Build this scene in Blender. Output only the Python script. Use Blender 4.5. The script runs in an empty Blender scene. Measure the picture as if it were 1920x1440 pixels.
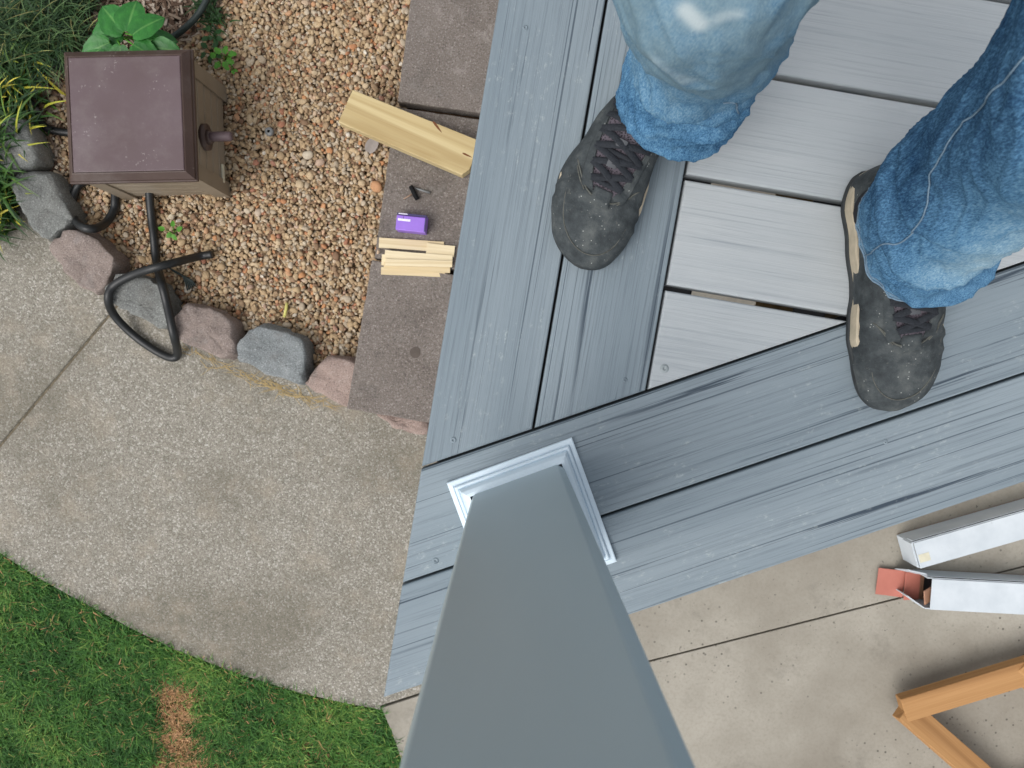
import bpy, bmesh, math, random
import numpy as np
from mathutils import Vector, noise, Matrix
R = math.radians
rng = np.random.default_rng(7); random.seed(7)
scn = bpy.context.scene; C = scn.collection

# ------------------------------------------------------------ camera, sky, sun, exposure
H = 1.04; F = 1450.0; TILT = math.atan(65 / F)
cd = bpy.data.cameras.new('camera'); cam = bpy.data.objects.new('camera', cd); C.objects.link(cam)
cam.location = (0, 0, H); cam.rotation_euler = (-TILT, 0, 0)
cd.sensor_width = 36; cd.lens = 36 * F / 1920; cd.clip_start = 0.01; cd.clip_end = 500
cd.dof.use_dof = True; cd.dof.focus_distance = 1.15; cd.dof.aperture_fstop = 14
scn.camera = cam
scn.render.resolution_x = 1024; scn.render.resolution_y = 768
SUN_EL, SUN_AZ = R(58), R(232)            # light from the lower left of the picture
w = bpy.data.worlds.new('World'); scn.world = w; w.use_nodes = True
nt = w.node_tree; bg = nt.nodes['Background']
sky = nt.nodes.new('ShaderNodeTexSky'); sky.sky_type = 'NISHITA'; sky.sun_disc = False
sky.sun_elevation = SUN_EL; sky.sun_rotation = SUN_AZ; sky.dust_density = 4; sky.air_density = 1.0
hs = nt.nodes.new('ShaderNodeHueSaturation'); hs.inputs['Saturation'].default_value = 0.22
nt.links.new(sky.outputs[0], hs.inputs['Color']); nt.links.new(hs.outputs[0], bg.inputs[0])
bg.inputs[1].default_value = 0.15
sd = bpy.data.lights.new('sun', 'SUN'); sd.energy = .8; sd.angle = R(50); sd.color = (1, .975, .94)
so = bpy.data.objects.new('sun', sd); C.objects.link(so)
dirv = Vector((math.sin(SUN_AZ) * math.cos(SUN_EL), math.cos(SUN_AZ) * math.cos(SUN_EL), math.sin(SUN_EL)))
so.rotation_euler = dirv.to_track_quat('Z', 'Y').to_euler(); so.location = (-3, -3, 5)
vs = scn.view_settings; vs.view_transform = 'Standard'; vs.look = 'None'; vs.gamma = 1; vs.exposure = 0.4

# ------------------------------------------------------------ helpers
def P(px, py, z=0.0):
    """place seen at a picture position, on the level z"""
    v = Vector(((px - 960) / F, -(py - 720) / F, -1.0))
    v.rotate(cam.rotation_euler)
    k = (z - H) / v.z
    return Vector((v.x * k, v.y * k, z))
def P2(px, py, z=0.0):
    p = P(px, py, z); return (p.x, p.y)
def tag(o, label=None, cat=None, group=None, kind=None):
    if label: o['label'] = label
    if cat: o['category'] = cat
    if group: o['group'] = group
    if kind: o['kind'] = kind
    return o
def empty(name, loc, rz=0):
    o = bpy.data.objects.new(name, None); C.objects.link(o); o.location = loc; o.rotation_euler = (0, 0, rz)
    o.empty_display_size = .05; return o
def link(name, me, parent=None, loc=(0, 0, 0), rot=(0, 0, 0)):
    o = bpy.data.objects.new(name, me); C.objects.link(o)
    o.location = loc; o.rotation_euler = rot
    if parent is not None: o.parent = parent
    return o
def mesh(name, v, f, mat, smooth=False):
    me = bpy.data.meshes.new(name); me.from_pydata([tuple(p) for p in v], [], f); me.update()
    if mat: me.materials.append(mat)
    if smooth: me.polygons.foreach_set('use_smooth', [True] * len(me.polygons))
    return me
def npmesh(name, V, T, mat, smooth=True, attrs=None, uv=None):
    """V (n,3) array; T (m,k) array of faces with k corners each"""
    me = bpy.data.meshes.new(name); V = np.asarray(V, np.float32); T = np.asarray(T, np.int32)
    k = T.shape[1]
    me.vertices.add(len(V)); me.vertices.foreach_set('co', V.ravel())
    me.loops.add(T.size); me.loops.foreach_set('vertex_index', T.ravel())
    me.polygons.add(len(T)); me.polygons.foreach_set('loop_start', np.arange(len(T), dtype=np.int32) * k)
    me.polygons.foreach_set('use_smooth', np.full(len(T), smooth))
    me.update(calc_edges=True); me.validate()
    for n, a in (attrs or {}).items():
        at = me.attributes.new(n, 'FLOAT', 'POINT'); at.data.foreach_set('value', np.asarray(a, np.float32))
    me.materials.append(mat); return me
def from_bm(name, bm, mat, smooth=False):
    bmesh.ops.recalc_face_normals(bm, faces=bm.faces)
    me = bpy.data.meshes.new(name); bm.to_mesh(me); bm.free()
    if mat: me.materials.append(mat)
    if smooth: me.polygons.foreach_set('use_smooth', [True] * len(me.polygons))
    return me
def inset_poly(poly, d):
    """inward offset of a convex CCW polygon"""
    n = len(poly); out = []
    for i in range(n):
        a, b, c = Vector(poly[i - 1]), Vector(poly[i]), Vector(poly[(i + 1) % n])
        e1 = (b - a).normalized(); e2 = (c - b).normalized()
        n1 = Vector((-e1.y, e1.x)); n2 = Vector((-e2.y, e2.x))
        k = 1 + n1.dot(n2)
        out.append(tuple(b + (n1 + n2) * (d / max(k, .15))))
    return out
def area(poly):
    return sum(poly[i - 1][0] * poly[i][1] - poly[i][0] * poly[i - 1][1] for i in range(len(poly))) / 2
def ccw(poly): return poly if area(poly) > 0 else poly[::-1]
def prism(poly, z0, z1, r=.0025, steps=2):
    """polygon slab with rounded top edges -> verts, faces"""
    poly = ccw(poly); n = len(poly); V = []; Fc = []
    rings = [(0, z0), (0, z1 - r)]
    for s in range(1, steps + 1):
        a = math.pi / 2 * s / steps
        rings.append((r * (1 - math.cos(a)), z1 - r + r * math.sin(a)))
    for d, z in rings:
        V += [(x, y, z) for x, y in (inset_poly(poly, d) if d else poly)]
    for k in range(len(rings) - 1):
        for i in range(n):
            j = (i + 1) % n
            Fc.append((k * n + i, k * n + j, (k + 1) * n + j, (k + 1) * n + i))
    Fc.append(tuple(range((len(rings) - 1) * n, len(rings) * n)))
    Fc.append(tuple(range(n - 1, -1, -1)))
    return V, Fc
def box_mesh(name, sx, sy, sz, mat, bev=.0, c=(0, 0, 0), seg=1):
    bm = bmesh.new(); bmesh.ops.create_cube(bm, size=1)
    for v in bm.verts: v.co = Vector((v.co.x * sx + c[0], v.co.y * sy + c[1], v.co.z * sz + c[2]))
    if bev: bmesh.ops.bevel(bm, geom=list(bm.edges), offset=bev, segments=seg, affect='EDGES', profile=.5)
    return from_bm(name, bm, mat)
def clip(poly, p, nrm):
    """keep the side of a convex polygon where (x-p).nrm >= 0"""
    out = []
    for i in range(len(poly)):
        a, b = Vector(poly[i - 1]), Vector(poly[i])
        da, db = (a - p).dot(nrm), (b - p).dot(nrm)
        if (da >= 0) != (db >= 0): out.append(tuple(a + (b - a) * (da / (da - db))))
        if db >= 0: out.append(tuple(b))
    return out
def catmull(pts, n):
    pts = [Vector(p) for p in pts]; pp = [pts[0] * 2 - pts[1]] + pts + [pts[-1] * 2 - pts[-2]]; out = []
    for i in range(1, len(pp) - 2):
        a, b, c, d = pp[i - 1:i + 3]
        for k in range(n):
            t = k / n
            out.append(.5 * ((2 * b) + (c - a) * t + (2 * a - 5 * b + 4 * c - d) * t * t + (3 * b - a - 3 * c + d) * t ** 3))
    out.append(pts[-1].copy()); return out
def tube(name, pts, r, mat, sides=10, caps=True, rf=None):
    pts = [Vector(p) for p in pts]; V = []; Fc = []
    up = Vector((0, 0, 1)); prev = None
    for i, p in enumerate(pts):
        t = (pts[min(i + 1, len(pts) - 1)] - pts[max(i - 1, 0)]).normalized()
        if prev is None:
            a = t.cross(up) if abs(t.dot(up)) < .95 else t.cross(Vector((1, 0, 0)))
        else: a = prev - t * prev.dot(t)
        a.normalize(); prev = a; b = t.cross(a)
        rr = r if rf is None else r * rf(i / (len(pts) - 1))
        for k in range(sides):
            q = 2 * math.pi * k / sides
            V.append(p + (a * math.cos(q) + b * math.sin(q)) * rr)
    for i in range(len(pts) - 1):
        for k in range(sides):
            j = (k + 1) % sides
            Fc.append((i * sides + k, i * sides + j, (i + 1) * sides + j, (i + 1) * sides + k))
    if caps:
        Fc.append(tuple(range(sides - 1, -1, -1))); Fc.append(tuple(range((len(pts) - 1) * sides, len(pts) * sides)))
    return mesh(name, V, Fc, mat, True)

# ------------------------------------------------------------ materials
def lin(c):
    f = lambda u: (u / 255 / 12.92) if u / 255 <= .04045 else ((u / 255 + .055) / 1.055) ** 2.4
    return (f(c[0]), f(c[1]), f(c[2]), 1)
class M:
    def __init__(s, name, rough=.7, spec=.3):
        s.m = bpy.data.materials.new(name); s.m.use_nodes = True; s.t = s.m.node_tree
        s.b = s.t.nodes['Principled BSDF']; s.b.inputs['Roughness'].default_value = rough
        s.b.inputs['Specular IOR Level'].default_value = spec; s.bmp = None; s._oc = None
    def L(s, a, b): s.t.links.new(a, b)
    def coord(s, scale=(1, 1, 1), kind='Object', rnd=0, rz=0):
        tc = s.t.nodes.new('ShaderNodeTexCoord'); mp = s.t.nodes.new('ShaderNodeMapping')
        mp.inputs['Scale'].default_value = scale; mp.inputs['Rotation'].default_value = (0, 0, rz)
        src = tc.outputs[kind]
        if rnd:
            oi = s.t.nodes.new('ShaderNodeObjectInfo'); mu = s.t.nodes.new('ShaderNodeVectorMath'); mu.operation = 'MULTIPLY_ADD'
            s.L(oi.outputs['Random'], mu.inputs[0]); mu.inputs[1].default_value = (rnd, rnd * 1.7, rnd * .6); s.L(src, mu.inputs[2]); src = mu.outputs[0]
        s.L(src, mp.inputs[0]); return mp.outputs[0]
    def noise(s, vec, scale=1, detail=4, rough=.55, dist=0):
        n = s.t.nodes.new('ShaderNodeTexNoise'); n.inputs['Scale'].default_value = scale; n.inputs['Detail'].default_value = detail
        n.inputs['Roughness'].default_value = rough; n.inputs['Distortion'].default_value = dist
        s.L(vec, n.inputs['Vector']); return n.outputs['Fac']
    def voro(s, vec, scale, out='Distance', feature='F1'):
        n = s.t.nodes.new('ShaderNodeTexVoronoi'); n.feature = feature; n.inputs['Scale'].default_value = scale
        s.L(vec, n.inputs['Vector']); return n.outputs[out]
    def ramp(s, fac, stops):
        n = s.t.nodes.new('ShaderNodeValToRGB'); e = n.color_ramp.elements
        while len(e) < len(stops): e.new(.5)
        for i, (p, c) in enumerate(stops):
            e[i].position = p; e[i].color = c if len(c) == 4 else lin(c)
        s.L(fac, n.inputs[0]); return n.outputs[0]
    def step(s, fac, a, b):
        n = s.t.nodes.new('ShaderNodeMapRange'); n.inputs[1].default_value = a; n.inputs[2].default_value = b; n.interpolation_type = 'SMOOTHSTEP'
        s.L(fac, n.inputs[0]); return n.outputs[0]
    def mul(s, a, b, op='MULTIPLY'):
        n = s.t.nodes.new('ShaderNodeMath'); n.operation = op; n.use_clamp = False
        for i, x in enumerate((a, b)):
            if isinstance(x, (int, float)): n.inputs[i].default_value = x
            else: s.L(x, n.inputs[i])
        return n.outputs[0]
    def mix(s, fac, a, b, mode='MIX'):
        n = s.t.nodes.new('ShaderNodeMix'); n.data_type = 'RGBA'; n.blend_type = mode
        for i, x in ((0, fac), (6, a), (7, b)):
            if isinstance(x, (int, float)): n.inputs[i].default_value = x
            elif isinstance(x, tuple): n.inputs[i].default_value = x if len(x) == 4 else lin(x)
            else: s.L(x, n.inputs[i])
        return n.outputs[2]
    def attr(s, name):
        n = s.t.nodes.new('ShaderNodeAttribute'); n.attribute_name = name; return n.outputs['Fac']
    def objrand(s): return s.t.nodes.new('ShaderNodeObjectInfo').outputs['Random']
    def sep(s, vec, ax):
        n = s.t.nodes.new('ShaderNodeSeparateXYZ'); s.L(vec, n.inputs[0]); return n.outputs[ax]
    def bump(s, h, strength=.5, dist=.002):
        n = s.t.nodes.new('ShaderNodeBump'); n.inputs['Strength'].default_value = strength; n.inputs['Distance'].default_value = dist
        s.L(h, n.inputs['Height'])
        if s.bmp: s.L(s.bmp, n.inputs['Normal'])
        s.bmp = n.outputs[0]; s.L(s.bmp, s.b.inputs['Normal'])
    def col(s, c):
        if isinstance(c, tuple): s.b.inputs['Base Color'].default_value = c if len(c) == 4 else lin(c)
        else: s.L(c, s.b.inputs['Base Color'])
    def rough(s, r): s.L(r, s.b.inputs['Roughness'])
def plain(name, c, rough=.6, spec=.3, var=.12, scale=40, bump=0):
    m = M(name, rough, spec); co = m.coord(); n = m.noise(co, scale, 5)
    a = lin(c); d = tuple(x * (1 - var) for x in a[:3]) + (1,); b = tuple(min(1, x * (1 + var)) for x in a[:3]) + (1,)
    m.col(m.ramp(n, [(.3, d), (.7, b)]))
    if bump: m.bump(n, bump, .002)
    return m.m

def board_material(name, base, dark, light, streak=.5, scuff=.35):
    m = M(name, .62, .35)
    fine = m.noise(m.coord((5, 330, 330), rnd=7), 1, 4, .7)
    mid = m.noise(m.coord((1.6, 80, 80), rnd=7), 1, 5, .68)
    broad = m.noise(m.coord((.9, 9, 9), rnd=11), 1, 3, .5)
    gate = m.noise(m.coord((1.0, 19, 19), rnd=5), 1, 2, .5)
    c = m.mix(m.step(broad, .3, .7), base, light)
    c = m.mix(m.mul(m.step(fine, .46, .74), .36), c, dark)
    st = m.mul(m.step(mid, .53, .62), m.step(gate, .515, .63))
    c = m.mix(m.mul(st, streak), c, dark)
    thin = m.mul(m.step(m.noise(m.coord((1.1, 260, 260), rnd=3), 1, 2, .5), .66, .7), .7)
    c = m.mix(m.mul(thin, streak), c, dark)
    sc = m.mul(m.step(m.noise(m.coord((.6, 1.2, 1), rnd=9), 110, 6, .8), .54, .68), m.step(m.noise(m.coord(rnd=4), 9, 4, .6), .47, .62))
    c = m.mix(m.mul(sc, scuff), c, (186, 194, 190))
    c = m.mix(m.mul(m.step(m.objrand(), 0, 1), .06), c, dark)
    m.col(c); m.bump(fine, .55, .0012); m.bump(st, -.5, .0012)
    return m.m
MAT = {}
MAT['border_board'] = board_material('blue_grey_composite', (118, 131, 139), (46, 59, 72), (134, 146, 153), .95, .4)
MAT['field_board'] = board_material('light_grey_composite', (168, 174, 177), (118, 128, 136), (178, 183, 185), .28, .1)
MAT['joist_tape'] = plain('black_joist_tape', (26, 28, 31), .5, .4)
MAT['joist_wood'] = plain('treated_joist_wood', (120, 105, 75), .8, .2, .3, 30)
MAT['black'] = plain('black_gap', (14, 15, 17), .8)
def post_mat():
    m = M('grey_sleeve', .42, .45)
    n = m.noise(m.coord((6, 6, 1.3)), 1, 4)
    m.col(m.ramp(n, [(.3, (168, 184, 190)), (.7, (180, 194, 199))]))
    m.bump(m.noise(m.coord((30, 30, 6)), 1, 3), .05, .001); return m.m
MAT['post'] = post_mat()
MAT['skirt'] = plain('pale_blue_white_vinyl', (204, 219, 229), .4, .45, .03)
MAT['metal'] = plain('dull_steel', (120, 122, 122), .35, .6)
MAT['screw'] = plain('screw_plug_grey', (150, 158, 160), .5, .4)

def agg_mat():
    m = M('exposed_aggregate_concrete', .9, .15)
    co = m.coord()
    cell = m.voro(co, 240, 'Color'); fac = m.sep(cell, 0)
    c = m.ramp(fac, [(0, (70, 66, 58)), (.22, (112, 107, 96)), (.5, (140, 136, 126)), (.8, (162, 157, 146)), (1, (222, 219, 212))])
    d = m.voro(co, 240, 'Distance')
    n1 = m.noise(co, 420, 5, .75)
    c = m.mix(.62, c, m.ramp(n1, [(.34, (70, 66, 58)), (.47, (134, 130, 120)), (.56, (150, 145, 134)), (.68, (200, 196, 188))]))
    n2 = m.noise(co, 2.2, 5, .6); n3 = m.noise(co, 9, 5, .65)
    c = m.mix(m.mul(m.step(n2, .42, .62), .5), c, (98, 93, 80), 'MIX')
    c = m.mix(m.mul(m.step(n3, .5, .7), .32), c, (162, 151, 134))
    c = m.mix(m.mul(m.step(m.noise(co, 28, 4, .7), .56, .7), .35), c, (92, 90, 80))
    m.col(c); m.bump(m.mul(d, -1), .35, .003); m.bump(n1, .5, .003)
    return m.m
MAT['aggregate'] = agg_mat()
def patio_mat():
    m = M('smooth_beige_concrete', .85, .2); co = m.coord()
    n = m.noise(co, 3, 6, .6); n2 = m.noise(co, 120, 5, .7)
    c = m.ramp(n, [(.3, (134, 128, 117)), (.5, (150, 145, 134)), (.7, (166, 161, 150))])
    c = m.mix(m.mul(m.step(n2, .4, .75), .3), c, (120, 112, 100))
    spot = m.mul(m.step(m.voro(co, 45), .2, .08), m.step(m.noise(co, 5, 3), .45, .62))
    spot2 = m.mul(m.step(m.noise(co, 75, 3, .6), .64, .72), m.step(m.noise(co, 4, 3), .42, .6))
    c = m.mix(m.mul(spot, .75), c, (66, 63, 57)); c = m.mix(m.mul(spot2, .7), c, (80, 77, 70))
    c = m.mix(m.mul(m.step(m.noise(m.coord(rnd=0, rz=.6), 7, 6, .7), .55, .7), .3), c, (104, 100, 92))
    m.col(c); m.bump(n2, .25, .002); return m.m
MAT['patio'] = patio_mat()
def stone_mat(name, a, b, c2, speck=260):
    m = M(name, .92, .15); co = m.coord(rnd=3)
    n = m.noise(co, 9, 5, .6); n2 = m.noise(co, speck, 4, .75)
    c = m.ramp(n, [(.3, a), (.7, b)])
    c = m.mix(m.mul(m.step(n2, .54, .66), .75), c, c2)
    c = m.mix(m.mul(m.step(m.noise(co, 26, 5, .7), .54, .68), .35), c, c2)
    c = m.mix(m.mul(m.step(m.noise(co, 13, 4, .6), .52, .66), .35), c, (84, 79, 74))
    c = m.mix(m.mul(m.step(n2, .46, .34), .6), c, (52, 49, 46))
    m.col(c); m.bump(n2, .8, .004); m.bump(m.noise(co, 60, 5, .7), .5, .005); return m.m
MAT['paver'] = stone_mat('weathered_paver', (112, 104, 98), (128, 120, 114), (172, 166, 160), 210)
MAT['block_grey'] = stone_mat('grey_block', (112, 114, 112), (134, 136, 132), (178, 180, 176))
MAT['block_blue'] = stone_mat('blue_grey_block', (118, 123, 124), (140, 145, 146), (182, 186, 186))
MAT['block_pink'] = stone_mat('pink_brown_block', (144, 126, 118), (166, 147, 138), (192, 178, 170))
MAT['block_mix'] = stone_mat('pinkish_grey_block', (130, 118, 112), (152, 138, 130), (184, 176, 172))
def soil_mat(name, a, b):
    m = M(name, .95, .1); co = m.coord()
    m.col(m.ramp(m.noise(co, 70, 6, .7), [(.3, a), (.7, b)])); m.bump(m.noise(co, 90, 5, .7), .8, .01); return m.m
MAT['soil'] = soil_mat('dark_soil', (48, 36, 26), (88, 68, 50))
MAT['lawn_soil'] = soil_mat('lawn_soil', (32, 46, 20), (70, 74, 36))
def grave_mat():
    m = M('river_pebbles', .75, .3); t = m.attr('tone')
    stops = [(0, (120, 92, 72)), (.1, (148, 124, 98)), (.28, (172, 148, 116)), (.45, (182, 158, 124)), (.6, (188, 168, 138)),
             (.72, (168, 154, 134)), (.84, (192, 178, 156)), (.91, (184, 132, 90)), (.95, (158, 110, 90)), (.985, (190, 178, 158)), (1, (210, 202, 188))]
    c = m.ramp(t, stops); n = m.noise(m.coord(), 220, 4, .7)
    c = m.mix(m.mul(m.step(n, .45, .7), .3), c, (112, 84, 60)); m.col(c); m.bump(n, .25, .001); return m.m
MAT['gravel'] = grave_mat()
def chip_mat():
    m = M('wood_mulch', .9, .1); m.col(m.ramp(m.attr('tone'), [(0, (60, 46, 38)), (.4, (112, 92, 78)), (.8, (150, 134, 118)), (1, (178, 166, 152))])); return m.m
MAT['mulch'] = chip_mat()
def leaf_mat(name, stops, rough=.5, spec=.35):
    m = M(name, rough, spec); m.b.inputs['Subsurface Weight'].default_value = 0
    c = m.ramp(m.attr('tone'), stops); n = m.noise(m.coord(), 90, 3)
    c = m.mix(m.mul(m.step(n, .4, .7), .18), c, (30, 40, 14)); m.col(c)
    return m.m
MAT['grass'] = leaf_mat('lawn_grass', [(0, (34, 74, 28)), (.3, (64, 112, 46)), (.55, (100, 142, 62)), (.72, (146, 170, 82)), (.8, (146, 144, 78)), (.88, (172, 132, 92)), (1, (212, 168, 124))], .55)
MAT['strap'] = leaf_mat('strap_leaf', [(0, (22, 50, 20)), (.45, (50, 86, 36)), (.75, (104, 134, 58)), (.9, (182, 178, 62)), (1, (208, 196, 84))])
MAT['tuft'] = leaf_mat('fine_leaf', [(0, (24, 48, 26)), (.5, (58, 88, 50)), (.8, (96, 120, 74)), (.93, (150, 150, 92)), (1, (176, 164, 112))])
def bleaf():
    m = M('broad_leaf', .45, .4); co = m.coord(kind='Object')
    c = m.ramp(m.noise(co, 30, 4), [(.3, (32, 92, 36)), (.7, (52, 122, 46))])
    c = m.mix(m.mul(m.step(m.attr('tone'), .5, 1), .5), c, (110, 160, 86)); m.col(c); m.bump(m.noise(co, 90, 3), .5, .003); return m.m
MAT['bleaf'] = bleaf()
MAT['weed'] = plain('weed_leaf', (74, 132, 38), .5, .3, .3, 60)
MAT['weed_dark'] = plain('dark_weed_leaf', (34, 72, 30), .5, .3, .3, 60)
MAT['straw'] = plain('dry_straw', (166, 146, 104), .8, .2, .25, 60)
MAT['pipe'] = plain('black_poly_pipe', (28, 30, 31), .42, .45, .15, 60)
MAT['cord'] = plain('dark_green_cord', (44, 54, 52), .5, .3)
def lid_mat(name, a, b, bump=.25):
    m = M(name, .5, .4); co = m.coord()
    c = m.ramp(m.noise(co, 5, 4), [(.3, a), (.7, b)])
    sc = m.mul(m.step(m.noise(co, 110, 4, .7), .61, .67), m.step(m.noise(co, 11, 3), .52, .6))
    dust = m.mul(m.step(m.noise(co, 7, 5, .7), .45, .75), .22)
    c = m.mix(dust, c, (140, 134, 130)); c = m.mix(m.mul(sc, .4), c, (176, 170, 166))
    m.col(c); m.bump(m.noise(co, 350, 3), bump, .001); return m.m
MAT['lid'] = lid_mat('brown_plastic', (86, 70, 72), (98, 83, 88))
MAT['lid_rim'] = lid_mat('dark_brown_plastic', (68, 52, 47), (82, 66, 60))
MAT['tan'] = lid_mat('tan_plastic', (128, 115, 98), (150, 138, 120))
def wood_mat(name, a, b, dark, s=1.0):
    m = M(name, .7, .25)
    n = m.noise(m.coord((2.5 * s, 130 * s, 130 * s), rnd=5), 1, 5, .65, .3); n2 = m.noise(m.coord((.8, 18 * s, 18 * s), rnd=8), 1, 3, .5, 1.0)
    c = m.ramp(n, [(.25, a), (.75, b)]); c = m.mix(m.mul(m.step(n2, .44, .62), .6), c, dark)
    c = m.mix(m.mul(m.step(m.noise(m.coord((3, 300, 300)), 1, 2), .6, .75), .3), c, dark)
    m.col(c); m.bump(n, .25, .001); return m.m
MAT['lumber'] = wood_mat('fresh_lumber', (188, 168, 122), (202, 186, 144), (150, 124, 80))
MAT['shim'] = wood_mat('pine_shim', (212, 196, 160), (226, 212, 180), (192, 170, 130), 1.4)
MAT['orange_wood'] = wood_mat('orange_pine', (160, 118, 74), (180, 138, 92), (128, 90, 54))
MAT['knot'] = plain('wood_knot', (112, 70, 42), .7)
def card_mat(name, a, b):
    m = M(name, .6, .3); co = m.coord()
    c = m.ramp(m.noise(co, 14, 5, .6), [(.3, a), (.7, b)])
    c = m.mix(m.mul(m.step(m.noise(co, 30, 5, .7), .64, .74), .3), c, (128, 128, 126)); m.col(c)
    m.bump(m.noise(m.coord((3, 160, 3)), 1, 2), .12, .001); return m.m
MAT['card'] = card_mat('white_cardboard', (188, 196, 202), (204, 211, 216))
MAT['card_in'] = card_mat('kraft_cardboard', (150, 112, 90), (168, 128, 104))
MAT['salmon'] = card_mat('salmon_cardboard', (170, 104, 90), (182, 114, 100))
MAT['tape'] = plain('cream_tape', (206, 202, 180), .4)
MAT['purple'] = plain('purple_tin', (146, 108, 206), .35, .5, .06)
MAT['purple_dark'] = plain('dark_tin_side', (58, 50, 96), .4, .5)
MAT['white'] = plain('white_print', (226, 222, 236), .5)
def denim_mat():
    m = M('denim', 1.0, .02); co = m.coord(); fade = m.attr('fade'); stain = m.attr('stain')
    weave = m.noise(m.coord((620, 620, 190)), 1, 3, .7)
    mott = m.noise(m.coord((90, 90, 34)), 1, 6, .75); big = m.noise(m.coord((14, 14, 9)), 1, 4, .6)
    f = m.mul(m.mul(fade, m.mul(m.mul(m.mul(mott, -.5, 'ADD'), .5), m.mul(m.mul(big, -.5, 'ADD'), .45), 'ADD'), 'ADD'), m.mul(m.mul(weave, -.5, 'ADD'), 1.1), 'ADD')
    c = m.ramp(f, [(0, (26, 52, 84)), (.24, (52, 88, 122)), (.5, (90, 134, 168)), (.75, (132, 166, 188)), (1, (176, 200, 210))])
    sn = m.mul(stain, m.step(big, .2, .55))
    c = m.mix(m.mul(sn, .72), c, (112, 133, 142))
    c = m.mix(m.step(m.attr('white'), .12, 1.0), c, (178, 190, 194))
    m.col(c); m.bump(weave, .4, .001); m.bump(mott, .35, .0015); return m.m
MAT['denim'] = denim_mat()
MAT['thread'] = plain('pale_denim_edge', (118, 140, 158), .9, .1, .25, 300)
def shoe_mat():
    m = M('dusty_black_nubuck', .85, .15); co = m.coord()
    c = m.ramp(m.noise(co, 30, 6, .7), [(.3, (46, 50, 52)), (.5, (66, 71, 73)), (.72, (94, 98, 97))])
    dust = m.mul(m.step(m.noise(co, 160, 4, .75), .6, .7), m.step(m.noise(co, 18, 3), .45, .62))
    c = m.mix(m.mul(dust, .45), c, (122, 122, 114))
    c = m.mix(m.mul(m.step(m.voro(m.coord(), 170), .16, .08), m.step(m.noise(co, 30, 2), .5, .6)), c, (170, 172, 168))
    m.col(c); m.bump(m.noise(co, 60, 6, .7), .5, .004); m.bump(m.noise(co, 600, 3), .3, .001); return m.m
MAT['nubuck'] = shoe_mat()
MAT['rubber'] = plain('black_rubber', (50, 53, 54), .6, .35, .3, 80)
MAT['seam'] = plain('worn_seam', (92, 93, 88), .9, .1, .3, 200)
MAT['midsole'] = plain('cream_midsole', (184, 172, 150), .7, .2, .15, 60)
MAT['lace'] = plain('black_lace', (44, 47, 52), .8, .2, .3, 500, .4)
def tongue_mat():
    m = M('pinkish_mesh', .9, .1); co = m.coord((1, 1, 0))
    v = m.voro(co, 420); m.col(m.ramp(v, [(.2, (34, 33, 36)), (.5, (94, 88, 96))])); m.bump(v, .6, .001); return m.m
MAT['tongue'] = tongue_mat()
MAT['skin'] = plain('dark_sock', (40, 40, 44), .9)

# ------------------------------------------------------------ ground levels
ZC = -1.15; ZG = -1.145; ZP = -1.06; ZB = -1.065
def sheet(name, poly, z, mat):
    return link(name, mesh(name, [(x, y, z) for x, y in poly], [tuple(range(len(poly)))], mat))
g = link('ground', mesh('ground', [(-80, -80, -1.26), (80, -80, -1.26), (80, 80, -1.26), (-80, 80, -1.26)], [(0, 1, 2, 3)], MAT['lawn_soil']))
tag(g, 'wide flat ground of grass and soil around the deck', kind='structure')

# lawn soil with a curved edge along the walk
edge_px = [(-420, 790), (-200, 915), (0, 1038), (60, 1078), (130, 1116), (250, 1182), (330, 1220), (450, 1266), (560, 1300), (640, 1318), (714, 1332)]
edge = [P2(x, y, ZC) for x, y in edge_px]
turn_px = [(714, 1332), (733, 1368), (748, 1410), (765, 1470), (800, 1600), (900, 1900)]
turn = [P2(x, y, ZC) for x, y in turn_px]
lawn_poly = edge + turn[1:] + [(turn[-1][0], -20), (-20, -20), (-20, edge[0][1])]
lw = sheet('lawn', lawn_poly, -1.165, MAT['lawn_soil']); tag(lw, 'soil under the lawn at the lower left', kind='structure')

# walk: two slabs of exposed aggregate split by a control joint
j1, j2 = Vector(P2(205, 590, ZC)), Vector(P2(0, 835, ZC))
jd = (j2 - j1).normalized(); jn = Vector((-jd.y, jd.x))
walk_c = Vector(P2(400, 900, ZC))
base = link('path', mesh('path', [(-6, -1.1, -1.2), (1, -1.1, -1.2), (1, 1.6, -1.2), (-6, 1.6, -1.2)], [(0, 1, 2, 3)], MAT['soil']))
jp = [j1 + jn * .006 + jd * -.05, j1 - jn * .006 + jd * -.05, j1 - jn * .006 + jd * 2.5, j1 + jn * .006 + jd * 2.5]
link('joint_filler', mesh('joint_filler', [(p.x, p.y, ZC - .0045) for p in jp], [(0, 1, 2, 3)], soil_mat('joint_dirt', (84, 78, 66), (132, 122, 104))), base)
tag(base, 'curving walk of exposed aggregate concrete beside the deck', kind='structure')
def ear(poly, z0, z1, name, mat, parent, r=.006):
    """possibly concave slab"""
    bm = bmesh.new(); vs = [bm.verts.new((x, y, z1)) for x, y in ccw(poly)]; f = bm.faces.new(vs)
    ex = bmesh.ops.extrude_face_region(bm, geom=[f])
    for v in ex['geom']:
        if isinstance(v, bmesh.types.BMVert): v.co.z = z0
    bmesh.ops.bevel(bm, geom=[e for e in bm.edges if all(abs(v.co.z - z1) < 1e-5 for v in e.verts)], offset=r, segments=2, affect='EDGES', profile=.5)
    return link(name, from_bm(name, bm, mat), parent)
top_px = [(1080, 1290), (1080, 700), (800, 760), (640, 735), (500, 690), (330, 625), (200, 555)]
tp = [P2(x, y, ZC) for x, y in top_px]
e_split = 2
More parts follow.
